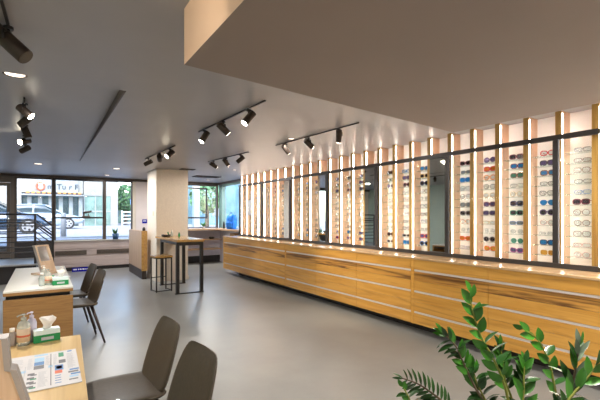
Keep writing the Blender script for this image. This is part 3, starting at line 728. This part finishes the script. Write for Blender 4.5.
bottle((2.40, 9.05, 1.045), 'clear pump bottle with green cap on the bar table', .03, .15, 'clear_plastic', 'clear_plastic', True)
bottle((2.52, 8.9, 1.045), 'small green bottle on the bar table, rightmost', .022, .09, 'green', 'green')
bottle((2.33, 9.10, 1.045), 'small green bottle on the bar table behind the dark dish', .022, .10, 'green', 'green')
mb = MB().lathe([(0,0),(.09,0),(.10,.015),(.10,.05),(.085,.05),(.08,.02),(0,.02)], n=18); tag(mb.build('dark_dish', 'black', loc=(2.25, 8.95, 1.045)), 'round black dish on the bar table', 'dish')
mb = MB().lathe([(0,0),(.03,0),(.04,.025),(.03,.05),(0,.055)], n=12); tag(mb.build('tan_pouch', 'cream', loc=(2.25, 8.95, 1.066)), 'small tan item sitting in the black dish', 'pouch')

# ------------------------------------------------------------------ ZZ plants
def bez(pts, n):
    P_ = [Vector(p) for p in pts]; out = []
    for i in range(n):
        u = i/(n-1)*(len(P_)-1); k = min(int(u), len(P_)-2); f_ = u-k
        p0 = P_[max(k-1,0)]; p1 = P_[k]; p2 = P_[k+1]; p3 = P_[min(k+2, len(P_)-1)]
        out.append(.5*((2*p1)+(-p0+p2)*f_+(2*p0-5*p1+4*p2-p3)*f_*f_+(-p0+3*p1-3*p2+p3)*f_**3))
    return out
def leaf(mb, base, d, nrm, L, W, mat):
    d = d.normalized(); side = d.cross(nrm).normalized(); nrm = side.cross(d).normalized()
    us = (0, .1, .28, .5, .72, .9, 1.0); ws = (.06, .45, .88, 1.0, .82, .40, 0.03)
    rings = []
    for u, w in zip(us, ws):
        c = base + d*L*u + nrm*(-.12*L*u*u); hw = W*.5*w
        rings.append([c - side*hw + nrm*hw*.35, c, c + side*hw + nrm*hw*.35])
    b = len(mb.v)
    for r_ in rings: mb.v += [tuple(p) for p in r_]
    for i in range(len(rings)-1):
        for j in (0, 1): mb.f.append((b+i*3+j, b+i*3+j+1, b+(i+1)*3+j+1, b+(i+1)*3+j)); mb.m.append(mat); mb.sm.append(True)
BASE = Vector((1.43, .84, 0))
STEMS = [ # tip..base points, leaf length, width, number of pairs, style, stem mat
 ('a', [(1.301,.889,1.228),(1.304,.887,1.182),(1.316,.879,1.123),(1.34,.864,1.05),(1.374,.842,.978),(1.401,.825,.906),(1.417,.815,.833),(1.429,.807,.688)], .066, .032, 17, 'face', 'stem'),
 ('b', [(1.257,.976,1.065),(1.298,.95,1.016),(1.323,.934,.953),(1.358,.912,.866),(1.393,.889,.791),(1.44,.859,.66)], .062, .022, 10, 'mix', 'stem_brown'),
 ('c', [(1.168,1.092,.872),(1.221,1.059,.849),(1.266,1.03,.814),(1.309,1.003,.771),(1.423,.93,.632)], .058, .014, 12, 'thin', 'stem_brown'),
 ('d', [(1.409,.76,1.108),(1.456,.73,1.066),(1.486,.711,.996),(1.501,.702,.926),(1.506,.698,.856),(1.477,.717,.716)], .058, .030, 12, 'sparse', 'stem'),
 ('e', [(1.464,.606,1.081),(1.456,.611,1.016),(1.445,.618,.951),(1.434,.625,.902),(1.399,.648,.772)], .080, .022, 11, 'shine', 'stem_brown'),
 ('f', [(1.134,1.055,.863),(1.15,1.045,.825),(1.181,1.025,.772),(1.346,.92,.641)], .045, .024, 6, 'face', 'stem'),
 ('g', [(1.468,.540,1.075),(1.437,.564,1.006),(1.398,.59,.95),(1.371,.606,.909),(1.319,.64,.8)], .068, .028, 10, 'face', 'stem'),
 ('h', [(1.44,.859,1.016),(1.45,.853,.953),(1.456,.849,.885),(1.478,.835,.81),(1.503,.819,.66)], .062, .023, 9, 'mix', 'stem'),
 ('i', [(1.36,.92,.93),(1.375,.91,.87),(1.40,.89,.80),(1.43,.87,.70)], .066, .028, 9, 'mix', 'stem'),
 ('j', [(1.50,.80,.96),(1.495,.80,.90),(1.49,.80,.83),(1.47,.81,.70)], .07, .028, 9, 'mix', 'stem')]
PLZ = .0
t = empty('potted_plant', (1.43, .84, 0), 'large glossy green potted plant with arching stems in the lower right corner', 'plant')
MB().lathe([(0,0),(.15,0),(.185,.42),(.19,.44),(.17,.44),(.165,.40),(0,.40)], n=28).build('pot', 'terracotta', t)
MB().lathe([(0,.40),(.164,.40),(.12,.405),(0,.41)], n=20).build('soil', 'soil', t)
cam_dir = Vector((ST, CT, 0)); up = Vector((0,0,1)); right = Vector((CT, -ST, 0))
R = random.Random(11)
for nm, pts, L, W, npair, style, sm in STEMS:
    pts = [Vector(p) for p in pts]; low = pts[-1]
    foot = Vector((BASE.x + (low.x-BASE.x)*.25, BASE.y + (low.y-BASE.y)*.25, .40))
    pts = pts + [(low+foot)/2 + Vector((0,0,.02)), foot]
    path = bez([p-BASE for p in pts], 44)
    o = MB().tube(path, [.0016+.0055*(i/43)**.8 for i in range(44)], 7).build('stem', sm, t)
    # leaf positions along upper length
    seg = [0]; 
    for i in range(1, 44): seg.append(seg[-1]+(path[i]-path[i-1]).length)
    span = min(seg[-1]*.75, npair*L*(.33 if style != 'sparse' else .45)); mb = MB()
    for k in range(npair):
        s_ = .004+span*k/npair; i = max(j for j in range(44) if seg[j] <= s_); i = min(i, 41)
        p = path[i]+(path[i+1]-path[i])*((s_-seg[i])/(seg[i+1]-seg[i]+1e-9)); tg = (path[max(i-1,0)]-path[i+1]).normalized()
        for sd in ((-1, 1) if style in ('thin', 'mix', 'shine') else ((-1,) if k % 2 else (1,)) if k else (1,)):
            out = tg.cross(cam_dir).normalized()*sd
            grow = min(1, .7+.1*k) * R.uniform(.88, 1.1)
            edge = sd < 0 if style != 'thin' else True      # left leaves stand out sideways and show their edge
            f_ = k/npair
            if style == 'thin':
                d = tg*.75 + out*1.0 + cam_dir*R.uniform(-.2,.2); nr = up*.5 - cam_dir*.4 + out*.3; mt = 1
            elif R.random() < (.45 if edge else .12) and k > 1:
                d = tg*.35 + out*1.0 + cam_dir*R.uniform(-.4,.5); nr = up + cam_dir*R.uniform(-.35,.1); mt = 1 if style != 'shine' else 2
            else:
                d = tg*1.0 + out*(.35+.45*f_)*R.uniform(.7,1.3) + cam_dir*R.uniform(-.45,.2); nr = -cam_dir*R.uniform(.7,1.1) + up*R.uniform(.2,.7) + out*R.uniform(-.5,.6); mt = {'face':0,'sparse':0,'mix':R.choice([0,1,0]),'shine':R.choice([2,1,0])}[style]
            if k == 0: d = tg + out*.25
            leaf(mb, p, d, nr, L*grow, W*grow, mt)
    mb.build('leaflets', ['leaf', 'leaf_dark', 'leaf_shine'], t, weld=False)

# ------------------------------------------------------------------ ceiling fixtures
def camdir(v): return Vector(v)
def track(name_label, A, Bp, heads, group='track lights'):
    """rail from A to B under the ceiling; heads: (pivot xyz, direction, lit, length, radius)"""
    A = Vector(A); Bp = Vector(Bp)
    t = empty('track_light', A, name_label, 'track light', group)
    L = Bp-A
    MB().bar((0,0,-.010), (L.x, L.y, L.z-.010), .014).build('track_rail', 'black', t)
    for (pv, d, lit, ln, rd) in heads:
        pv = Vector(pv)-A; d = Vector(d).normalized()
        c = pv + Vector((0,0,-.105))      # body centre under the rail
        a_ = c - d*ln*.5; b2 = c + d*ln*.5
        h = MB().tube([a_, a_+d*.004, b2-d*.004, b2], [rd*.9, rd, rd, rd*.94], 20).build('lamp_head', 'bronze', t)
        s_ = d.cross(Vector((0,0,1))); s_ = s_.normalized() if s_.length > .1 else Vector((1,0,0))
        mb = MB(); mb.cyl(pv+Vector((0,0,-.024)), pv+Vector((0,0,-.040)), .026, 12); mb.cyl(pv+Vector((0,0,-.03)), pv+Vector((0,0,-.06)), .010, 8)
        mb.tube([c+s_*(rd+.004), c+s_*(rd+.006)+Vector((0,0,.04)), pv+Vector((0,0,-.055))], .007, 6)
        mb.build('bracket', 'black', h)
        MB().tube([b2-d*.006, b2+d*.002], rd*.86, 20).build('lens', 'lens_glow' if lit else 'lens_off', h)
        if lit:
            ld = bpy.data.lights.new('spot_lamp', 'SPOT'); ld.energy = lit; ld.spot_size = math.radians(48); ld.spot_blend = .6; ld.color = (1, .84, .66); ld.shadow_soft_size = .06
            lo = bpy.data.objects.new('lamp_glow', ld); COL.objects.link(lo); lo.parent = h
            lo.location = b2+d*.02; lo.rotation_euler = d.to_track_quat('-Z', 'Y').to_euler()
    return t
zc = ZC-.001
def dirv(r_, u, f_): return right*r_ + up*u + cam_dir*f_
track('large dark track lamp at the top left corner of the photo', (-.22, 1.0, zc), (-.165, 2.9, zc), [((-.168, 2.755, zc), dirv(.72,-.68,.12), 0, .25, .046), ((-.215, 1.15, zc), (.72, .62, -.10), 9, .18, .042)])  # second head is out of view, added to warm the soffit side
def rz_(y): return ZC-.001+RH*(1-(y-RY0)/(RY1-RY0))
track('row of track lamps seen end on at the left side, two of them lit', (-.16, 4.7, rz_(4.7)), (-.26, 8.0, rz_(8.0)),
      [((-.16, 4.85, rz_(4.85)), dirv(.76,-.65,.1), 16, .15, .04), ((-.175, 5.3, rz_(5.3)), dirv(-.78,-.58,.1), 0, .14, .04), ((-.185, 5.9, rz_(5.9)), dirv(.4,-.9,.0), 0, .17, .04), ((-.22, 6.6, rz_(6.6)), dirv(-.2,-.3,-.9), 22, .15, .04), ((-.24, 7.3, rz_(7.3)), dirv(-.78,-.35,.1), 0, .15, .04)])
track('track with three lamps in the middle of the ceiling, outer two lit', (1.66, 4.98, zc), (1.73, 3.3, zc),
      [((1.665, 4.78, zc), dirv(-.45,-.85,-.3), 12, .15, .037), ((1.685, 4.22, zc), dirv(.62,-.6,.5), 36, .15, .037), ((1.715, 3.62, zc), dirv(-.58,-.78,-.3), 12, .15, .037)])
track('track with three lamps above the column', (1.60, 7.9, zc), (1.68, 6.15, zc),
      [((1.605, 7.65, zc), dirv(-.9,-.4,.1), 0, .15, .04), ((1.64, 6.95, zc), (.30, .9, -.38), 26, .15, .04), ((1.67, 6.4, zc), dirv(-.5,-.6,-.6), 10, .15, .04)])
track('track with three dark lamps right of the column', (2.72, 7.6, zc), (2.88, 6.1, zc),
      [((2.735, 7.35, zc), dirv(.66,-.45,.55), 14, .15, .038), ((2.79, 6.85, zc), dirv(.42,-.65,.55), 14, .15, .038), ((2.85, 6.35, zc), dirv(-.75,-.6,.1), 0, .15, .038)])
track('track with three dark lamps nearest the display wall', (2.96, 5.3, zc), (3.04, 3.5, zc),
      [((2.97, 5.02, zc), dirv(.50,-.62,.5), 34, .15, .037), ((3.0, 4.47, zc), dirv(.66,-.55,.45), 38, .15, .037), ((3.025, 3.85, zc), dirv(.02,-.85,.5), 20, .15, .037)])
def downlight(x, y, rad, label, power=0, z=None):
    z = ZC if z is None else z
    t = empty('recessed_downlight', (x, y, z-.0005), label, 'ceiling light', 'recessed ceiling lights')
    MB().lathe([(rad*.82,-.002),(rad,-.006),(rad,-.0005),(rad*.82,-.0005),(rad*.82,-.002)], n=32).build('trim_ring', 'bronze' if power >= 0 else 'white', t)
    MB().lathe([(0,-.003),(rad*.82,-.003),(rad*.82,-.001),(0,-.001)], n=32).build('diffuser', 'downlight_glow', t)
    if power > 0:
        ld = bpy.data.lights.new('downlight_lamp', 'AREA'); ld.shape = 'DISK'; ld.size = rad*1.5; ld.energy = power; ld.color = (1, .92, .84)
        lo = bpy.data.objects.new('downlight_glow', ld); COL.objects.link(lo); lo.parent = t; lo.location = (0,0,-.02)
downlight(-.20, 4.02, .085, 'lit round downlight near the left edge, largest in view', 30, 2.664)
downlight(-.10, 9.87, .085, 'round downlight above the entrance railing', 14)
downlight(1.39, 9.91, .085, 'round downlight left of the column near the shop window', 16)
downlight(1.40, 11.62, .07, 'small round downlight closest to the shop window', 10)
downlight(2.90, 4.76, .05, 'tiny round ceiling light beside the track nearest the display', 12)
downlight(1.6, .4, .09, 'added unseen downlight set in the dropped soffit', 24, 2.288)  # out of view, added to raise the floor brightness
downlight(-1.4, .6, .09, 'added round downlight out of view behind the camera', 24)  # lamp behind the camera, added to brighten the floor
downlight(-1.5, 5.8, .085, 'added round downlight out of view beyond the left side', 42, ZC+RH)  # unseen lamp, added to lighten the left wall in the mirrors
downlight(3.6, .9, .07, 'added unseen downlight near the right end of the display wall', 26)  # out-of-frame fill lamp, added for brightness
downlight(4.15, 11.6, .06, 'round ceiling light in the far corner by the side window', 26)
downlight(3.75, 8.7, .05, 'round ceiling light near the far end of the display wall', 10)
for i, (x, y, sx, sy, lab) in enumerate(((3.75, 10.6, .35, .20, 'larger dark ceiling vent right of the column'), (2.78, 9.15, .16, .10, 'small dark ceiling vent at the top of the column'))):
    t = empty('ceiling_vent', (x, y, ZC), lab, 'vent', 'ceiling vents')
    B(-sx, sx, -sy, sy, -.008, -.001).build('backing', 'black', t)
    for k in range(7): yy = -sy+.02+k*(2*sy-.04)/6; B(-sx, sx, yy-.006, yy+.006, -.016, -.008).build('slat', 'dark_brown', t)

# ------------------------------------------------------------------ left wall display seen in the mirrors
t = empty('wall_display_case', (XL, 7.4, .9), 'lit wall case of glasses on the opposite wall, seen in the rightmost mirror', 'display')
B(.0, .06, -.7, .7, 0, 1.15).build('case_back', 'back_white', t)
mb = MB(); mb.box(0,.16,-.76,-.7,-.03,1.2); mb.box(0,.16,.7,.76,-.03,1.2); mb.box(0,.16,-.7,.7,1.15,1.2); mb.box(0,.16,-.7,.7,-.03,.0); mb.build('case_frame', 'fin_front', t)
for k in range(9): B(.06, .12, -.69, .69, .06+k*.12, .064+k*.12).build('shelf', 'clear_shelf', t)
B(.061, .075, -.69, .69, 1.12, 1.148).build('light_strip', 'led', t)
mb = MB()
for k in range(9):
    for j in range(6): mb.box(.07, .10, -.62+j*.22, -.50+j*.22, .068+k*.12, .10+k*.12)
mb.build('eyewear_rows', 'frame_black', t)['kind'] = 'stuff'
o = B(0, .5, -1.0, 1.0, 0, .8).build('low_sideboard', 'cabinet', loc=(XL+.006, 7.4, 0), bevel=.004); tag(o, 'low oak sideboard against the opposite wall, seen in a mirror', 'cabinet')

# ------------------------------------------------------------------ outside
G = .72
struct(B(-25, 45, YF+.22, 70, G-.3, G), 'floor_street', 'street', label='pale sunlit street and pavement')
struct(B(-25, 45, 16.2, 16.5, G, G+.04), 'trim_10', 'facade_white', label='kerb of the pavement')
# unseen mass added above the shop to keep the sun off the ceiling
struct(B(XL-.2, XR+.2, YB-.2, YF+.3, TOP, 5.2), 'wall_sun_block', 'wall')
t = empty('restaurant_building', (0.5, 36, G), 'cream building across the street with sign lettering and white columns', 'building')
B(-12, 2.1, 0, 6, 2.55, 9).build('wall', 'facade_cream', t); B(-12, 2.1, .5, 6, 0, 2.55).build('shop_glass', 'facade_glass', t)
B(-12, -1.9, -.05, .5, 0, 2.55).build('wall', 'facade_cream', t)
B(-1.9, 2.1, -.9, 0, 2.3, 2.42).build('canopy', 'awning', t)
x = -1.55
for k in range(6): B(x, x+.27, -.15, .4, 0, 2.3).build('column', 'facade_white', t); x += .67
o = B(-.9, 1.75, -.12, -.02, 2.6, 3.55).build('sign_board', 'facade_white', t)
ring = MB().tube([(-.72+.25*math.cos(a), -.16, 3.02+.27*math.sin(a)) for a in [2*PI*k/24 for k in range(24)]], .07, 6, loop=True); ring.build('sign_ring', 'orange_red', t)
def text(body, size, mat, parent, loc, name='sign_lettering'):
    cu = bpy.data.curves.new(name, 'FONT'); cu.body = body; cu.size = size; cu.extrude = .02; cu.align_x = 'LEFT'
    to = bpy.data.objects.new(name+'_tmp', cu); COL.objects.link(to)
    dg = bpy.context.evaluated_depsgraph_get(); me = bpy.data.meshes.new_from_object(to.evaluated_get(dg)); bpy.data.objects.remove(to)
    me.materials.clear(); me.materials.append(M[mat])
    o = bpy.data.objects.new(name, me); COL.objects.link(o); o.parent = parent; o.location = loc; o.rotation_euler = (PI/2, 0, 0); return o
text('m Tu r F', .58, 'sign_dark', t, (-.30, -.15, 2.84))
for k in range(11): B(-1.6+k*.33, -1.6+k*.33+.2, -.96, -.9, 2.45, 2.58).build('canopy_letter', 'orange', t)
t = empty('glass_shopfront_building', (3.85, 36, G), 'pale building with greenish windows to the right of the restaurant', 'building')
B(-1.2, 1.3, 0, 6, 2.4, 8).build('wall', 'facade_cream', t); B(-1.2, .75, .1, 6, 0, 2.4).build('window', 'facade_green', t); B(.75, 1.3, 0, 6, 0, 2.4).build('wall', 'facade_cream', t)
for x in (-1.2, -.4, .3): B(x, x+.08, .02, .1, 0, 2.4).build('mullion', 'facade_white', t)
B(-1.2, .75, .0, .1, 1.1, 1.2).build('transom', 'facade_white', t)
t = empty('corner_building', (9, 47, G), 'grey building far down the street behind the trees', 'building')
B(-3.5, 8, 0, 6, 0, 3.0).build('wall', 'facade_green', t); B(-3.6, 8.1, -.6, 6, 3.0, 3.3).build('roof', 'facade_white', t)
for k in range(6): B(-3+k*1.6, -2.2+k*1.6, -.05, 0, .7, 2.3).build('window', 'facade_glass', t)
t = empty('blue_glass_building', (19, 34, G), 'pale blue building seen through the windows right of the column', 'building')
B(-7, 14, 0, 8, 0, 9).build('wall', 'facade_blue', t)
for k in range(9):
    for j in range(3): B(-6.5+k*2.2, -5.2+k*2.2, -.08, 0, .8+j*2.4, 2.4+j*2.4).build('window', 'facade_glass' if (k+j) % 2 else 'facade_white', t)
t = empty('side_building', (12.5, 20, G), 'light building beyond the side window', 'building')
B(0, 5, -9, 9, 0, 7).build('wall', 'facade_blue', t); 
for k in range(6): B(-.1, 0, -8+k*2.8, -6.4+k*2.8, .5, 2.6).build('window', 'facade_green', t)
o = B(-.11, .11, -.11, .11, 0, 3.2).build('white_pillar', 'barrier', loc=(5.42, 15.2, G)) if False else B(-.11, .11, -.11, .11, 0, 3.2).build('white_pillar', 'barrier', loc=(4.95, 15.2, G)); tag(o, 'bright white pillar outside the window right of the column', 'pillar')
t = empty('road_sign_pole', (5.9, 34, G), 'grey street pole with a pale arm sign by the trees', 'pole')
MB().cyl((0,0,0),(0,0,3.6),.07).build('pole', 'awning', t); B(-.1, 1.6, -.05, .05, 3.2, 3.35).build('arm', 'awning', t); B(-.15, .15, -.08, -.05, 1.7, 2.1).build('sign', 'ink_blue', t)
t = empty('street_barrier', (7.0, 33.5, G), 'white slatted barrier on the far pavement', 'barrier')
for k in range(4): MB().bar((-1.9, 0, .25+k*.28), (2.4, 0, .40+k*.22), .09).build('rail', 'barrier', t)
for x in (-1.9, -.5, .9, 2.3): B(x-.05, x+.05, .05, .13, 0, 1.2).build('post', 'barrier', t)
def tree(x, y, h, r_, label, rs):
    t = empty('street_tree', (x, y, G), label, 'tree', 'street trees'); R2 = random.Random(rs)
    MB().tube([(0,0,0),(.05,0,h*.4),(0,.05,h*.75)], [.16,.12,.06], 8).build('trunk', 'bark', t)
    mb = MB()
    for k in range(420):
        v = Vector((R2.gauss(0,1), R2.gauss(0,1), R2.gauss(0,1))).normalized()*R2.uniform(.5,1)**.5
        c = Vector((v.x*r_, v.y*r_, h*.68+v.z*h*.36)); s_ = R2.uniform(.10,.24)
        a_ = Vector((R2.uniform(-1,1),R2.uniform(-1,1),R2.uniform(-1,1))).normalized(); b2 = a_.orthogonal().normalized()
        mb.face([c-a_*s_-b2*s_*.5, c+a_*s_*.2-b2*s_*.7, c+a_*s_, c+b2*s_*.8])
    mb.build('crown', 'tree_leaf', t, weld=False)
tree(8.0, 37, 4.6, 1.3, 'leafy green tree farthest right in the right shop window', 1)
tree(6.3, 39.5, 3.6, .9, 'darker leafy tree behind the street pole', 2)
tree(9.4, 41.5, 4.2, 1.5, 'leafy tree half hidden by the edge of the right shop window', 3)
tree(9.2, 26, 3.0, 1.1, 'green tree outside the window right of the column', 4)
# bollard
o = MB().lathe([(0,0),(.10,0),(.09,.85),(.06,.9),(0,.9)], n=14).build('street_bollard', 'awning', loc=(.62, 17.6, G)); tag(o, 'grey bollard on the pavement beside the white car', 'bollard')
# cars (nose towards +X)
def car(loc, label, paint_, L=4.5, Hh=1.48, rz=0):
    t = empty('parked_car', loc, label, 'car', rz=rz)
    st = [(-2.2,.45,.75,.70),(-2.1,.32,.95,.82),(-1.5,.22,1.0,.88),(-.5,.20,.98,.90),(.6,.20,.97,.90),(1.2,.22,.92,.88),(1.8,.28,.80,.82),(2.15,.36,.66,.72),(2.25,.42,.56,.62)]
    rings = []
    for x, z0, z1, hw in st:
        rings.append([(x, -hw*.9, z0), (x, -hw, z0+.12), (x, -hw, (z0+z1)/2), (x, -hw*.95, z1-.05), (x, -hw*.8, z1), (x, hw*.8, z1), (x, hw*.95, z1-.05), (x, hw, (z0+z1)/2), (x, hw, z0+.12), (x, hw*.9, z0)])
    MB().grid(rings, 0, True).build('body', paint_, t)
    cab = [(-2.0,.96,.98,.70),(-1.55,.96,1.30,.66),(-1.1,.96,Hh-.03,.64),(-.3,.96,Hh,.63),(.25,.95,Hh-.04,.62),(.75,.94,1.18,.68),(1.15,.90,.93,.74)]
    rings = [[(x,-hw-.1*(1-(z1-z0)/.6),z0),(x,-hw,z1-.03),(x,-hw*.85,z1),(x,hw*.85,z1),(x,hw,z1-.03),(x,hw+.1*(1-(z1-z0)/.6),z0)] for x,z0,z1,hw in cab]
    MB().grid(rings, 0, True).build('windows', 'car_glass', t)
    rings = [[(x,-hw*.95,z1-.05),(x,-hw*.9,z1+.012),(x,hw*.9,z1+.012),(x,hw*.95,z1-.05)] for x,z0,z1,hw in cab[1:5]]
    MB().grid(rings, 0, True).build('roof', paint_, t)
    for s in (-1,1):
        mb = MB()
        for (x0,zz0),(x1,zz1) in (((.25,Hh-.05),(1.1,.95)),((-.35,Hh-.03),(-.38,.97)),((-1.5,1.3),(-1.95,.98))): mb.bar((x0,s*.66,zz0),(x1,s*.78,zz1),.06)
        mb.build('pillars', paint_, t)
    for x in (-1.38, 1.38):
        for s in (-1, 1):
            w_ = MB().tube([(x,s*.72,.33),(x,s*.91,.33)], .335, 24).build('wheel', 'tyre', t)
            mb = MB().tube([(x,s*.90,.33),(x,s*.925,.33)], .23, 20); mb.build('hub', 'rim', w_)
            mb = MB()
            for k in range(5): a = 2*PI*k/5; mb.tube([(x+.14*math.cos(a), s*.926, .33+.14*math.sin(a)),(x+.14*math.cos(a), s*.93, .33+.14*math.sin(a))], .05, 8)
            mb.build('hub_openings', 'tyre', w_)
    for s in (-1,1): B(2.02, 2.2, s*.62-.12, s*.62+.12, .56, .68).build('headlight', 'barrier', t)
    MB().box(.62,.75,-1.02,-.86,.95,1.08).build('door_mirror', paint_, t)
    return t
car((-.15, 28.6, G), 'pale parked car with silver wheels across the street', 'car_white')
car((-1.95, 21.6, G), 'dark blue parked car behind the stair railing', 'car_navy')

# ------------------------------------------------------------------ light
wd = bpy.data.worlds.new('World'); bpy.context.scene.world = wd; wd.use_nodes = True
nt = wd.node_tree; bg = nt.nodes['Background']
sky = nt.nodes.new('ShaderNodeTexSky'); sky.sky_type = 'NISHITA'; sky.sun_disc = False; sky.sun_elevation = math.radians(48); sky.sun_rotation = math.radians(190); sky.air_density = 1.0; sky.dust_density = 1.5
nt.links.new(sky.outputs['Color'], bg.inputs['Color']); bg.inputs['Strength'].default_value = .65
sd = bpy.data.lights.new('sun', 'SUN'); sd.energy = .9; sd.angle = .01; sd.color = (1, .96, .88)
so = bpy.data.objects.new('sun', sd); COL.objects.link(so)
so.rotation_euler = Vector((.45, .75, -.95)).to_track_quat('-Z', 'Y').to_euler()

# ------------------------------------------------------------------ camera
cd = bpy.data.cameras.new('camera'); co = bpy.data.objects.new('camera', cd); COL.objects.link(co)
co.location = (0, 0, 1.5); co.rotation_euler = (PI/2, 0, -TH)
cd.sensor_width = 36; cd.lens = 24; cd.shift_y = 16/600; cd.clip_start = .05; cd.clip_end = 300
sc = bpy.context.scene; sc.camera = co
sc.view_settings.view_transform = 'Standard'; sc.view_settings.look = 'None'; sc.view_settings.gamma = 1
sc.view_settings.use_curve_mapping = False; sc.view_settings.exposure = 1.18
sc.cycles.max_bounces = 8; sc.cycles.transparent_max_bounces = 24
